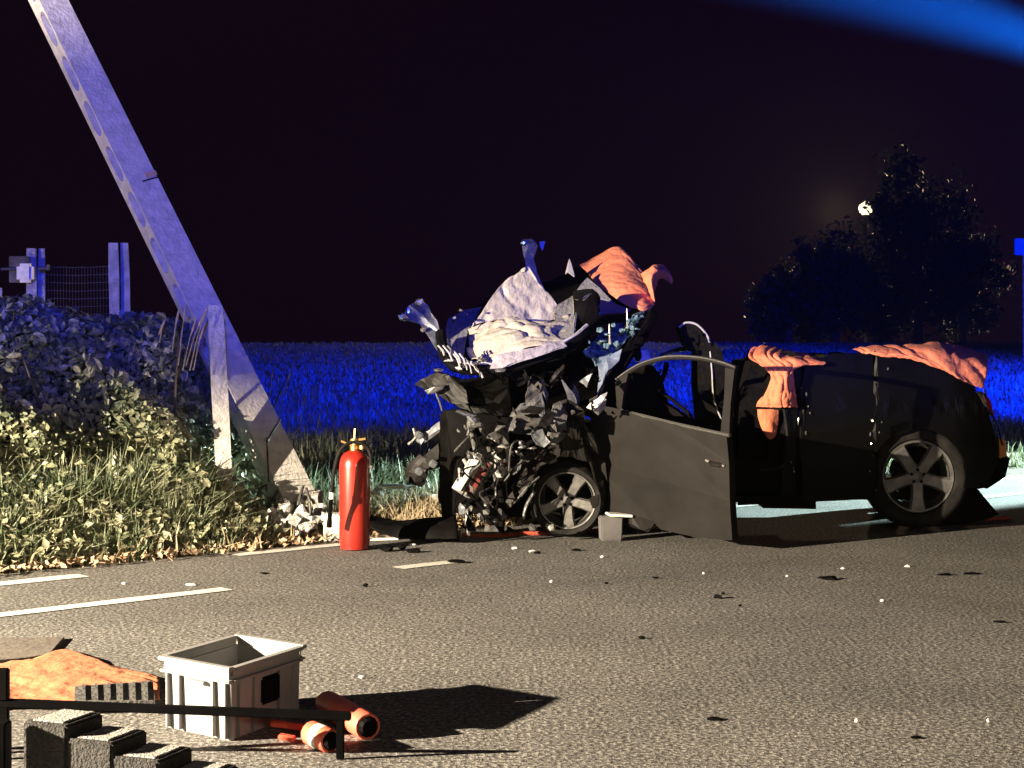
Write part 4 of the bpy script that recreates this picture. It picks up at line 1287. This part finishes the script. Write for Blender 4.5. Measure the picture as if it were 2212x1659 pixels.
frag = [(1003, 893, 30, 8, 20, M_metal), (1022, 905, 26, 12, 30, M_shard), (1032, 918, 26, 9, -8, M_chrome), (1018, 914, 16, 18, 40, M_dullmetal), (990, 930, 8, 5, 40, M_chrome), (1005, 922, 6, 11, -20, M_chrome),
        (1012, 933, 6, 16, 10, M_chrome), (1020, 948, 6, 8, 0, M_chrome), (1014, 985, 14, 9, 40, M_metal), (1032, 998, 12, 9, 35, M_metal), (1046, 1008, 10, 14, -30, M_metal),
        (1000, 1100, 14, 22, -30, M_shard), (1008, 1120, 8, 30, 5, M_metal), (1018, 1098, 8, 12, 0, M_chrome), (1040, 1118, 10, 20, -25, M_shard), (1052, 1106, 14, 12, 20, M_chrome), (1066, 1124, 14, 18, 40, M_shard),
        (1012, 1148, 8, 22, 0, M_metal), (1024, 1142, 5, 10, 0, M_chrome), (1050, 1090, 8, 8, 0, M_metal), (1042, 1084, 6, 6, 0, M_chrome), (1060, 1086, 6, 6, 0, M_metal), (1078, 1020, 10, 5, 10, M_dullmetal),
        (1130, 966, 16, 6, -5, M_shard), (1128, 958, 14, 8, 30, M_shard), (1106, 978, 8, 8, 0, M_metal), (1150, 968, 18, 5, -4, M_chrome), (1120, 978, 16, 7, 20, M_metal), (1090, 995, 6, 6, 0, M_chrome), (1094, 1003, 12, 5, 30, M_brown), (1150, 1140, 16, 14, 10, M_metal), (1192, 1140, 14, 14, 10, M_grey), (1078, 925, 22, 8, -30, M_dullmetal), (1055, 945, 14, 8, 30, M_dullmetal)]
for i, (x, y, w_, h_, an, m_) in enumerate(frag):
    b = MB()
    c = P(x, y, 9.78 + .04 * math.sin(i * 2.9))
    b.rock(c, (w_ / 520, .022, h_ / 520), i + 400, 1, .6)
    rm = Matrix.Rotation(R(an), 3, 'Y')
    b.v = [tuple(rm @ (Vector(v) - c) + c) for v in b.v]
    b.build('bent_bracket', m_, car)
# more torn scrap packed into the crushed front
for i in range(70):
    if i < 44:
        y = rnd.uniform(895, 1150)
        x = rnd.uniform(1000, 1185 if y < 990 else 1135)
    else:
        x, y = rnd.uniform(1080, 1290), rnd.uniform(800, 925)
    sz = rnd.uniform(8, 30)
    d0 = rnd.uniform(9.72, 9.92)
    a0 = rnd.random() * 6.28
    k_ = rnd.choice([3, 4, 4, 5])
    st_ = rnd.uniform(.25, .8)
    pts = []
    for q in range(k_):
        an = a0 + 6.28 * q / k_ + rnd.uniform(-.4, .4)
        r_ = sz * rnd.uniform(.6, 1.2)
        ux, uy = math.cos(an) * r_, math.sin(an) * r_ * st_
        pts.append((x + ux * math.cos(a0) - uy * math.sin(a0), y + ux * math.sin(a0) + uy * math.cos(a0), d0 + rnd.uniform(-.05, .05)))
    panel('torn_metal', pts, rnd.choice([M_black, M_door, M_door, M_paintdark, M_dullmetal, M_dullmetal, M_shard if i % 6 == 0 else M_black]), car, t=.005, amp=.02, seed=500 + i, cuts=2, freq=14)
for i in range(16):
    x, y = rnd.uniform(1000, 1120), rnd.uniform(900, 1090)
    b = MB(); b.tube(crline([P(x, y, 9.76), P(x + rnd.uniform(-30, 30), y + rnd.uniform(5, 30), 9.72), P(x + rnd.uniform(-40, 40), y + rnd.uniform(30, 70), 9.78)], 5), rnd.uniform(.003, .008), 6)
    b.build('loose_wire', rnd.choice([M_black, M_black, M_black, M_black, M_dullmetal, M_black]), car)
# beam and bumper torn away to the left
panel('chassis_leg', [(880, 1028, 10.3), (895, 1008, 10.3), (925, 985, 10.25), (955, 955, 10.2), (958, 985, 10.2), (945, 1010, 10.2), (920, 1018, 10.25), (900, 1035, 10.3), (884, 1042, 10.3)], M_door, car, t=.07, amp=.03, seed=42)
panel('bumper_beam', [(898, 952, 10.2), (905, 942, 10.2), (940, 922, 10.15), (955, 912, 10.12), (955, 928, 10.1), (930, 948, 10.15), (912, 960, 10.2)], M_shard, car, t=.02, amp=.012, seed=43)
for (x, y) in ((906, 1018), (936, 1002), (905, 940)):
    b = MB(); b.box(P(x, y, 10.12), (.05, .03, .045), rotm(20, 30, 20), bevel=.008); b.build('beam_bracket', M_shard, car)
b = MB(); b.tube(crline([P(942, 850, 10.1), P(950, 870, 10.08), P(955, 888, 10.05)], 4), .006, 6); b.build('loose_wire', M_chrome, car)
b = MB(); b.tube([P(882, 960, 10.2), P(898, 945, 10.2), P(893, 925, 10.2)], .008, 6); b.build('loose_wire', M_grey, car)
# cockpit: dashboard, far pillar, far door frame, steering column, gas strut
panel('dashboard', [(1300, 880, 10.3), (1330, 810, 10.5), (1370, 790, 10.7), (1385, 830, 10.8), (1395, 880, 10.8), (1390, 940, 10.6), (1320, 960, 10.3)], M_interior, car, t=.15, amp=.02, seed=44)
panel('dash_crossbeam', [(1372, 850, 10.6), (1400, 838, 10.6), (1440, 868, 10.55), (1500, 906, 10.5), (1505, 925, 10.5), (1450, 915, 10.55), (1392, 890, 10.6)], M_black, car, t=.06, amp=.012, seed=45)
b = MB(); b.tube([P(1418, 840, 10.5), P(1450, 862, 10.48), P(1488, 893, 10.45), P(1498, 912, 10.45)], .012, 8); b.build('gas_strut', M_black, car)
b = MB(); b.tube(crline([P(1395, 800, 11.6), P(1420, 775, 11.7), P(1460, 757, 11.8), P(1510, 752, 11.85), P(1545, 756, 11.9)], 5), .016, 8); b.build('far_door_frame', M_dullmetal, car, smooth=True)
panel('far_door_panel', [(1370, 905, 11.75), (1420, 878, 11.8), (1500, 915, 11.8), (1600, 940, 11.8), (1600, 1080, 11.8), (1370, 1080, 11.75)], M_black, car, t=.05, amp=.01, seed=46)
b = MB(); b.tube([P(1540, 790, 11.8), P(1560, 830, 11.78), P(1574, 868, 11.76)], [.008, .010, .013], 6); b.build('seat_belt', M_grey, car)
b = MB(); b.rock(P(1576, 872, 11.72), (.018, .016, .026), 9); b.build('belt_buckle', M_white, car)
fm = thing('far_mirror', P(1385, 780, 11.3), parent=car)
b = MB(); b.rock(P(1388, 772, 11.3), (.055, .04, .05), 12, 2, .35); b.build('mirror_shell', M_white, fm)
b = MB(); b.rock(P(1378, 765, 11.24), (.028, .03, .05), 13, 2, .3); b.build('mirror_arm', M_black, fm)
for (x, y, w_, h_) in ((1412, 812, 10, 18), (1405, 822, 16, 8), (1420, 830, 8, 16), (1432, 815, 8, 20), (1426, 802, 8, 10), (1384, 800, 6, 10)):
    b = MB(); b.rock(P(x, y, 10.95), (w_ / 600, .03, h_ / 600), int(x * 7 + y), 1, .7); b.build('column_fragment', rnd.choice([M_chrome, M_shard]), car)
b = MB(); b.tube(crline([P(1440, 782, 10.9), P(1436, 805, 10.9), P(1424, 824, 10.9), P(1404, 826, 10.9)], 5), .018, 8); b.build('steering_column', M_black, car)

# ------------------------------------------------------------------ orange blankets
net('orange_blanket', [
    [(1252, 572, 11.55), (1285, 555, 11.6), (1320, 536, 11.65), (1338, 534, 11.65), (1352, 545, 11.64)],
    [(1270, 590, 11.35), (1300, 578, 11.36), (1335, 560, 11.4), (1360, 556, 11.42), (1376, 575, 11.4)],
    [(1288, 612, 11.15), (1318, 602, 11.12), (1350, 592, 11.15), (1378, 592, 11.2), (1398, 598, 11.2)],
    [(1318, 635, 10.95), (1342, 628, 10.92), (1372, 622, 10.94), (1398, 622, 11.0), (1408, 620, 11.1)],
    [(1345, 655, 10.85), (1368, 652, 10.80), (1392, 650, 10.82), (1408, 645, 10.9), (1414, 640, 11.0)],
    [(1362, 664, 10.82), (1378, 668, 10.76), (1394, 671, 10.76), (1410, 664, 10.84), (1416, 655, 10.95)]],
    M_orange, n=12, amp=.006, freq=9, seed=5, t=.004, crease=(6, .5, .25),
    label='pale orange blanket laid over the raised edge of the folded roof', cat='blanket', group=None)
net('orange_blanket', [
    [(1386, 592, 11.05), (1398, 582, 11.0), (1412, 574, 11.0), (1430, 574, 11.05), (1444, 586, 11.1)],
    [(1392, 606, 10.95), (1402, 596, 10.88), (1416, 588, 10.9), (1434, 584, 11.0), (1449, 598, 11.1)],
    [(1402, 630, 10.9), (1408, 618, 10.84), (1414, 604, 10.92), (1432, 592, 11.05), (1452, 612, 11.12)],
    [(1412, 656, 10.9), (1414, 645, 10.86), (1414, 622, 10.98), (1424, 602, 11.1), (1446, 606, 11.15)]],
    M_orange, n=10, amp=.010, freq=8, seed=6, t=.005,
    label='rolled end of orange cloth curling off the folded roof', cat='blanket')
net('orange_blanket', [
    [(1624, 752, 10.62), (1650, 746, 10.64), (1676, 750, 10.66), (1705, 756, 10.68), (1742, 758, 10.7)],
    [(1618, 772, 10.42), (1642, 768, 10.38), (1668, 765, 10.36), (1700, 768, 10.34), (1775, 776, 10.36)],
    [(1645, 790, 10.30), (1660, 796, 10.26), (1690, 788, 10.24), (1715, 782, 10.24), (1782, 784, 10.28)],
    [(1662, 812, 10.27), (1672, 815, 10.24), (1692, 812, 10.2), (1708, 806, 10.22), (1722, 796, 10.24)],
    [(1658, 838, 10.27), (1672, 838, 10.23), (1688, 838, 10.2), (1706, 836, 10.22), (1716, 832, 10.26)],
    [(1640, 862, 10.28), (1662, 862, 10.24), (1685, 862, 10.2), (1708, 862, 10.22), (1722, 860, 10.26)],
    [(1632, 878, 10.29), (1660, 880, 10.25), (1688, 880, 10.22), (1710, 880, 10.23), (1726, 880, 10.27)]],
    M_orange, n=12, amp=.013, freq=10, seed=7, t=.004, crease=(7, 1.57, .3),
    label='orange blanket hung over the cut door pillar behind the open door', cat='blanket')
net('orange_blanket', [
    [(1636, 884, 10.40), (1650, 884, 10.38), (1668, 884, 10.38), (1682, 886, 10.40)],
    [(1638, 905, 10.41), (1652, 905, 10.38), (1668, 906, 10.38), (1682, 905, 10.41)],
    [(1646, 928, 10.42), (1656, 930, 10.40), (1668, 930, 10.40), (1680, 926, 10.42)],
    [(1658, 945, 10.43), (1662, 948, 10.42), (1667, 948, 10.42), (1674, 942, 10.43)]],
    M_orange, n=8, amp=.008, freq=10, seed=8, t=.005, stretch=(1.3, 1, .3),
    label='pointed orange cloth corner hanging inside the rear door opening', cat='blanket')
net('orange_blanket', [
    [(1842, 752, 10.5), (1880, 747, 10.52), (1930, 745, 10.55), (1985, 741, 10.6), (2050, 742, 10.7), (2132, 764, 10.8)],
    [(1852, 755, 10.40), (1885, 752, 10.38), (1935, 752, 10.36), (1990, 752, 10.34), (2058, 760, 10.36), (2134, 784, 10.42)],
    [(1866, 760, 10.32), (1892, 762, 10.28), (1940, 764, 10.27), (2000, 772, 10.26), (2062, 785, 10.28), (2132, 806, 10.36)],
    [(1880, 764, 10.30), (1900, 768, 10.27), (1955, 770, 10.26), (2015, 785, 10.25), (2070, 808, 10.27), (2128, 826, 10.35)],
    [(1890, 766, 10.30), (1905, 772, 10.28), (1965, 776, 10.26), (2030, 798, 10.26), (2080, 822, 10.28), (2126, 840, 10.36)]],
    M_orange, n=12, amp=.013, freq=9, seed=9, t=.004, crease=(12, .9, .25),
    label='creased orange blanket spread along the top of the rear quarter', cat='blanket')

# ------------------------------------------------------------------ bits on the ground
def ground_tube(name, pts, r, material, label, cat, z=None):
    b = MB()
    pp = [G(x, y) + Vector((0, 0, r if z is None else z)) for (x, y) in pts]
    b.tube(crline(pp, 6), r, 8)
    return b.build(name, material, smooth=True, label=label, cat=cat)
ground_tube('rescue_hose', [(1000, 1160), (1060, 1162), (1130, 1157), (1200, 1156), (1260, 1152), (1318, 1150)], 0.013, M_hose, 'orange red hose lying along the ground under the crushed front', 'hose')
ground_tube('rescue_hose', [(1945, 1128), (2010, 1130), (2080, 1128), (2140, 1125), (2182, 1122)], 0.012, M_hose, 'thin red hose on the road by the rear wheel and wedge', 'hose')
bk = G(1320, 1170)
bucket = thing('tool_tub', bk, 'small grey tub with a white lid standing beside the front wheel', 'tub')
b = MB(); b.box(bk + Vector((0, .05, .075)), (.135, .10, .145), rotm(0, 0, 8), bevel=.008, taper=.92); b.build('tub_body', mat('tub_plastic', (.12, .115, .115), .7, color2=(.09, .085, .085), scale=8), bucket)
b = MB(); b.box(bk + Vector((.05, .05, .155)), (.14, .14, .014), rotm(0, 3, 8), bevel=.003); b.build('lid', M_white, bucket)
# torn bumper skin left of the wreck
net('bumper_skin', [
    [(796, 1116, 10.2), (840, 1128, 10.1), (890, 1130, 10.0), (940, 1122, 9.95), (985, 1118, 9.9)],
    [(796, 1130, 10.05), (842, 1140, 9.95), (892, 1142, 9.85), (942, 1140, 9.8), (988, 1138, 9.78)],
    [(800, 1142, 9.98), (846, 1158, 9.88), (896, 1164, 9.8), (944, 1166, 9.75), (990, 1166, 9.72)]],
    M_black, n=5, amp=.015, t=.02, seed=12, label='torn black bumper skin lying between the extinguisher and the wreck', cat='bumper')
b = MB(); b.prism([G(796, 1168), G(860, 1166), G(830, 1158), G(798, 1152)], (0, 0, .012)); b.build('white_panel', M_white, label='thin white triangular panel lying behind the extinguisher', cat='panel')
for i, (x, y, sx, sz, m_, lab) in enumerate((
        (850, 1050, .16, .02, M_white, 'flat white splinter on the grass behind the extinguisher'),
        (930, 1075, .10, .03, M_white, 'white broken plastic piece beside the upright front panel'),
        (895, 1092, .06, .05, M_concrete, 'stone coloured lump in the grass left of the wreck'),
        (815, 1070, .05, .07, M_concrete, 'pale rounded lump right behind the extinguisher'),
        (790, 1092, .04, .05, M_concrete, 'small pale stone partly hidden by the extinguisher'),
        (1000, 1158, .02, .05, M_white, 'small upright white fragment below the front panel'),
        (905, 1158, .03, .03, M_grey, 'grey clip fragment lying on the torn bumper skin'))):
    d = G(x, max(y, 1120)).y
    b = MB().rock(P(x, y, d), (sx, .05, sz), 700 + i, 1, .4)
    b.build('debris', m_, label=lab, cat='debris')
deb = [(832, 1192, .055, .022), (868, 1188, .030, .018), (895, 1194, .040, .014), (985, 1216, .060, .014), (790, 1268, .015, .012), (1550, 1293, .035, .012), (1562, 1284, .012, .008), (1790, 1252, .060, .010),
       (2040, 1243, .04, .006), (2100, 1240, .06, .006), (570, 1240, .03, .006), (1310, 1262, .010, .006), (1415, 1250, .018, .006), (2162, 1345, .03, .006), (1385, 1380, .015, .006), (1600, 1310, .01, .006),
       (1978, 1595, .02, .006), (1545, 1555, .03, .005), (1160, 1196, .02, .01), (1245, 1190, .03, .008)]
for i, (x, y, s, h) in enumerate(deb):
    g = G(x, y)
    b = MB().rock(g + Vector((0, 0, h * .8)), (s, s * .6, h), 800 + i, 1, .7)
    own = {0: 'broad black plastic lump on the road just right of the extinguisher', 1: 'upright black shard between the extinguisher and the torn bumper skin', 2: 'pointed black shard below the torn bumper skin',
           3: 'black oblong plastic piece lying at the end of the short white dash', 5: 'black notched scrap alone on the open asphalt in front of the door', 7: 'long flat black strip on the asphalt in front of the rear wheel'}
    b.build('plastic_shard', M_black, label=own.get(i, 'small black plastic shard lying on the asphalt'), cat='debris', group='black shards on the road')
lit = [(890, 1178, .022), (412, 1265, .035), (268, 1262, .012), (782, 1466, .012), (1150, 1192, .024), (1190, 1258, .008), (1905, 1300, .008), (2135, 1560, .006), (1850, 1560, .006), (1110, 1186, .016), (1520, 1240, .008), (1700, 1246, .007), (1820, 1230, .012), (1960, 1225, .016), (1300, 1205, .012)]
for i, (x, y, s) in enumerate(lit):
    g = G(x, y)
    b = MB().rock(g + Vector((0, 0, .005)), (s, s * .6, .007), 900 + i, 1, .6)
    b.build('pale_fragment', M_white, label='tiny pale fragment scattered on the asphalt', cat='debris', group='pale fragments on the road')

# ------------------------------------------------------------------ foreground: crate, tarp, rail, step chock, orange tools
cn = G(497, 1603)
eL = Vector((-.255, .20, 0)).normalized()   # along the short side, to the left
eR = Vector((.165, .36, 0)).normalized()    # along the long side, to the right
CW, CL, CH = .300, .400, .222
crate = thing('plastic_crate', cn + eL * CW / 2 + eR * CL / 2, 'pale grey stacking crate standing open on the road', 'crate')
rc = Matrix((eL, eR, Vector((0, 0, 1)))).transposed()
def cpt(a, b_, z): return cn + eL * a + eR * b_ + Vector((0, 0, z))
def wall(name, a0, b0, a1, b1, th=.008):
    b = MB()
    d = (cpt(a1, b1, 0) - cpt(a0, b0, 0)).normalized()
    cen = cpt(CW / 2, CL / 2, 0)
    inw = Vector((-d.y, d.x, 0))
    if inw.dot(cen - cpt(a0, b0, 0)) < 0: inw = -inw
    k = 0.006
    b.prism([cpt(a0, b0, 0) + inw * .012 , cpt(a1, b1, 0) + inw * .012, cpt(a1, b1, CH - .03) + inw * k, cpt(a0, b0, CH - .03) + inw * k], inw * th)
    return b.build(name, M_crate, crate)
wall('side_wall', 0.004, 0, CW - .004, 0); wall('side_wall', .004, CL, CW - .004, CL); wall('side_wall', 0, 0.014, 0, CL - .014); wall('side_wall', CW, .014, CW, CL - .014)
b = MB(); b.box(cpt(CW / 2, CL / 2, .016), (CW - .05, CL - .05, .012), rc); b.build('base', M_crate, crate)
def cbox(name, a, b_, z, s, bev=.002):
    b = MB(); b.box(cpt(a, b_, z), s, rc, bevel=bev); return b.build(name, M_crate, crate)
for z, o, h in ((CH - .006, .010, .012), (CH - .044, .006, .008)):
    cbox('rim', CW / 2, 0 - o / 2, z, (CW + 2 * o, .016 + o, h)); cbox('rim', CW / 2, CL + o / 2, z, (CW + 2 * o, .016 + o, h))
    cbox('rim', 0 - o / 2, CL / 2, z - .0015, (.016 + o, CL - .02, h)); cbox('rim', CW + o / 2, CL / 2, z - .0015, (.016 + o, CL - .02, h))
cbox('rim_wall', CW / 2, .003, CH - .024, (CW - .008, .008, .04), .001); cbox('rim_wall', CW / 2, CL - .003, CH - .024, (CW - .008, .008, .04), .001)
cbox('rim_wall', .003, CL / 2, CH - .024, (.008, CL - .03, .04), .001); cbox('rim_wall', CW - .003, CL / 2, CH - .024, (.008, CL - .03, .04), .001)
for a_ in (0.02, .075, CW - .075, CW - .02):
    cbox('rib', a_, 0.004, .088, (.008, .02, .165), .001)
for b_ in (.05, .13, CL - .13, CL - .05):
    cbox('rib', 0.004, b_, .088, (.02, .008, .165), .001)
cbox('grip_lip', CW / 2, 0.0, CH - .062, (.085, .022, .010), .002)
# dark opening of the hand grip on the long side
b = MB(); b.box(cpt(.006, CL * .56, .115), (.018, .10, .085), rc, bevel=.008); b.build('hand_grip', M_black, crate)

# orange sheet spread behind the rail
TZ = lambda x, y, z=0.006: tuple(G(x, y) + Vector((0, 0, z)))
net('orange_tarp', [
    [TZ(-60, 1450), TZ(10, 1438), TZ(70, 1430), TZ(140, 1410, .012), TZ(235, 1438), TZ(345, 1466)],
    [TZ(-60, 1475), TZ(15, 1465), TZ(80, 1460, .012), TZ(160, 1450, .012), TZ(245, 1462), TZ(345, 1480)],
    [TZ(-60, 1505), TZ(15, 1495), TZ(85, 1490), TZ(170, 1482, .012), TZ(255, 1485, .012), TZ(345, 1494)],
    [TZ(-60, 1545), TZ(15, 1535), TZ(90, 1535), TZ(180, 1530), TZ(260, 1525), TZ(345, 1520)]],
    M_tarp, world=True, n=8, amp=.007, freq=9, seed=15, t=.002, crease=(7, .4, .3), label='orange tarpaulin spread on the road behind the black rail', cat='tarpaulin')
# dark board lying behind the sheet
b = MB(); b.prism([G(-60, 1386), G(60, 1384), G(139, 1381), G(104, 1420), G(50, 1428), G(-60, 1438)], (0, 0, .012)); b.build('grey_board', mat('grey_board', (.10, .085, .072), .85, color2=(.14, .12, .10), scale=18, bump=.3), label='thin dull board lying flat behind the orange tarpaulin', cat='board')
# ribbed dark mat on the sheet
matt = thing('rubber_mat', G(250, 1520), 'dark ribbed rubber mat on the orange tarpaulin beside the crate', 'mat')
b = MB(); b.prism([G(162, 1508) + Vector((0, 0, .02)), G(330, 1496) + Vector((0, 0, .02)), G(335, 1540) + Vector((0, 0, .02)), G(160, 1545) + Vector((0, 0, .02))], (0, 0, .02)); b.build('mat_sheet', M_grey if False else mat('mat_rubber', (.06, .058, .055), .85, color2=(.10, .095, .09), scale=30, bump=.5), matt)
for i in range(6):
    x = 178 + i * 27
    b = MB(); b.prism([G(x, 1507 - i * 1.5) + Vector((0, 0, .04)), G(x + 6, 1507 - i * 1.5) + Vector((0, 0, .04)), G(x + 7, 1540) + Vector((0, 0, .04)), G(x, 1540) + Vector((0, 0, .04))], (0, 0, .006)); b.build('rib', MATS['mat_rubber'], matt)

# black rail frame
rail_t = thing('tool_rail', G(430, 1640), 'long thin black metal rail frame standing low in front of the crate', 'rail')
RD = 4.72
b = MB(); b.box((P(0, 1510, RD) + P(740, 1540, RD)) / 2 + Vector((-.25, 0, 0)), (1.52, .022, .024), rotm(0, 2.2, 0), bevel=.003); b.build('top_bar', M_black, rail_t)
for x, w_ in ((735, .022), (8, .030), (-240, .02)):
    z = CAM_H - (1510 + max(x, 0) * .04 - HY) / F * RD
    b = MB(); b.box(P(x, 700, RD).xy.to_3d() + Vector((0, 0, z / 2)), (w_, .02, z), bevel=.003); b.build('leg', M_black, rail_t)
b = MB(); b.box(P(6, 1478, RD), (.034, .03, .09), bevel=.004); b.build('end_cap', M_black, rail_t)

# step chock: black stepped stabiliser block
ch0 = P(90, 1575, 4.32); ch0.z = 0
cdir = Vector((.93, -.36, 0)).normalized()
cper = Vector((.36, .93, 0)).normalized()
chock = thing('step_chock', ch0, 'black plastic step chock descending to the right in front of the crate', 'step chock')
ns = 6
SL, CWD, HT = .135, .16, .215
for i in range(ns):
    h = HT * (1 - i / (ns + .6))
    b = MB()
    c = ch0 + cdir * (SL * (i + .5)) + Vector((0, 0, h / 2))
    m3 = Matrix((cdir, cper, Vector((0, 0, 1)))).transposed()
    b.box(c, (SL - .001, CWD, h), m3, bevel=.006)
    b.build('step', mat('chock_plastic', (.014, .013, .0125), .85, color2=(.03, .028, .026), scale=60, bump=.9, bscale=120), chock)
    b = MB(); b.box(c + Vector((0, 0, h / 2 + .0015)), (SL * .7, CWD * .8, .006), m3, bevel=.002); b.build('lit_tread', mat('chock_tread_lit', (.30, .29, .27), .9, color2=(.42, .40, .37), scale=70, bump=1, bscale=140), chock)  # pale plate: light on the black step's top put into the colour
b = MB()
blk = P(40, 1590, 4.2); blk.z = 0
b.box(blk + Vector((-.05, 0, .11)), (.05, .06, .23), bevel=.004); b.build('upright_block', M_black, label='narrow black upright block beside the high end of the step chock', cat='block')

# orange tools
def tool(name, x0, y0, x1, y1, z0, z1, r0, r1, label, band=None):
    t_ = thing(name, G(x0, y0), label, 'tool')
    p, q = G(x0, y0) + Vector((0, 0, z0)), G(x1, y1) + Vector((0, 0, z1))
    b = MB(); b.tube([p, p.lerp(q, .03), p.lerp(q, .97), q], [r0 * .92, r0, r1, r1 * .92], 14); b.build('housing', M_toolred, t_, smooth=True)
    d = (q - p).normalized()
    if band:
        b = MB(); b.tube([p.lerp(q, band[0]), p.lerp(q, band[1])], r0 * 1.02, 14, cap=False); b.build('pale_band', M_refl, t_, smooth=True)
    b = MB(); b.tube([q - d * .002, q + d * .015], [r1 * .8, r1 * .55], 12); b.build('end_cap', M_black, t_)
    return t_
tool('rescue_tool', 705, 1545, 795, 1598, .040, .038, .040, .042, 'larger orange cylindrical tool housing lying right of the crate')
tool('rescue_tool', 672, 1608, 715, 1626, .034, .033, .036, .036, 'short orange tool housing with a pale band lying below the black rail', band=(.35, .7))
b = MB(); b.box(G(620, 1580) + Vector((0, 0, .02)), (.10, .03, .018), rotm(0, 6, -6), bevel=.004); b.build('orange_strip', M_toolred, label='small flat orange strip lying beside the foot of the crate', cat='strip')
b = MB(); b.box(G(620, 1602) + Vector((0, 0, .012)), (.05, .025, .016), rotm(0, 8, -10), bevel=.003); b.build('orange_strip', M_toolred, label='tiny orange offcut lying under the black rail', cat='strip')

# ------------------------------------------------------------------ far background
def tree(x, ytop, d, wpx, label, seed):
    base = P(x, 740, d)
    z0 = 0.2
    t_ = thing('tree', (base.x, d, z0), label, 'tree')
    H = CAM_H - (ytop - HY) / F * d
    rad = wpx / F * d / 2
    b = MB()
    b.tube([(base.x, d, z0 - 1.5), (base.x + .1, d, H * .3), (base.x, d, H * .6), (base.x - .1, d, H * .85)], [.3, .22, .14, .04], 8)
    for i in range(7):
        a_ = i * 2.4
        b.tube([(base.x, d, H * (.3 + .06 * i)), (base.x + math.cos(a_) * rad * .7, d + math.sin(a_) * rad * .7, H * (.45 + .07 * i))], [.09, .02], 6)
    b.build('trunk', M_wood, t_)
    rs = np.random.RandomState(seed)
    cl = []
    for i in range(46):
        v = rs.randn(3); v /= np.linalg.norm(v)
        rr = rs.rand() ** .4
        cl.append((base.x + v[0] * rad * rr, d + v[1] * rad * rr, H * .58 + v[2] * H * .40 * rr))
    cl = np.array(cl)
    n = 5200
    pk_ = rs.randint(0, len(cl), n)
    c = cl[pk_] + rs.randn(n, 3) * np.array([rad * .15, rad * .15, H * .055])
    leaf_mesh(c, np.full(n, .17), M_tree, 'crown', seed, parent=t_)
    return t_
tree(1980, 345, 82, 230, 'tall dark tree silhouette right of the glowing lamp', 1)
tree(1800, 470, 80, 190, 'lower rounded dark tree just below and left of the glowing lamp', 2)
tree(2075, 470, 84, 200, 'broad dark tree at the right end of the tree group', 3)
tree(1700, 575, 84, 170, 'small dark tree at the left end of the tree group', 4)
tree(1895, 530, 86, 170, 'dark tree filling the gap under the glowing lamp', 5)

lp = P(1870, 450, 88)
lamp = thing('street_lamp', (lp.x, 88, 0.3), 'distant glowing lamp shining above the dark trees', 'lamp')
b = MB(); b.tube([(lp.x, 88.0, -1.5), (lp.x, 88.0, lp.z - .1)], [.09, .06], 8); b.build('mast', M_dullmetal, lamp)
b = MB(); b.rock(lp, (.36, .3, .40), 5, 2, .35); b.build('lantern', M_lamp, lamp)
light('street_lamp_light', 'POINT', (lp.x, lp.y + 8.0, lp.z + 0.5), (1.0, 0.7, 0.4), 16000, 0.3)

sg = P(2205, 533, 42)
sign = thing('road_sign', (sg.x, 42, .4), 'small blue rectangular sign at the right edge above the field', 'sign')
b = MB(); b.box(sg + Vector((.05, 0, 0)), (.42, .03, .42), bevel=.02); b.build('plate', M_signblue, sign)
b = MB(); b.tube([(sg.x + .1, 42.05, -.2), (sg.x + .1, 42.05, sg.z)], .035, 8); b.build('sign_post', M_dullmetal, sign)

# ------------------------------------------------------------------ the smoky night air
b = MB()
b.box((0, 320, 6.0), (900, 800, 24.0))
M_haze = bpy.data.materials.new('haze')
M_haze.use_nodes = True
hn = M_haze.node_tree
for n_ in list(hn.nodes):
    if n_.type == 'BSDF_PRINCIPLED': hn.nodes.remove(n_)
pv = hn.nodes.new('ShaderNodeVolumePrincipled')
pv.inputs['Color'].default_value = (0.85, 0.88, 0.92, 1)
pv.inputs['Density'].default_value = 0.00006
hn.links.new(pv.outputs[0], hn.nodes['Material Output'].inputs['Volume'])
b.build('haze', M_haze, kind='stuff', label='thin smoky night air over the whole scene', cat='haze')
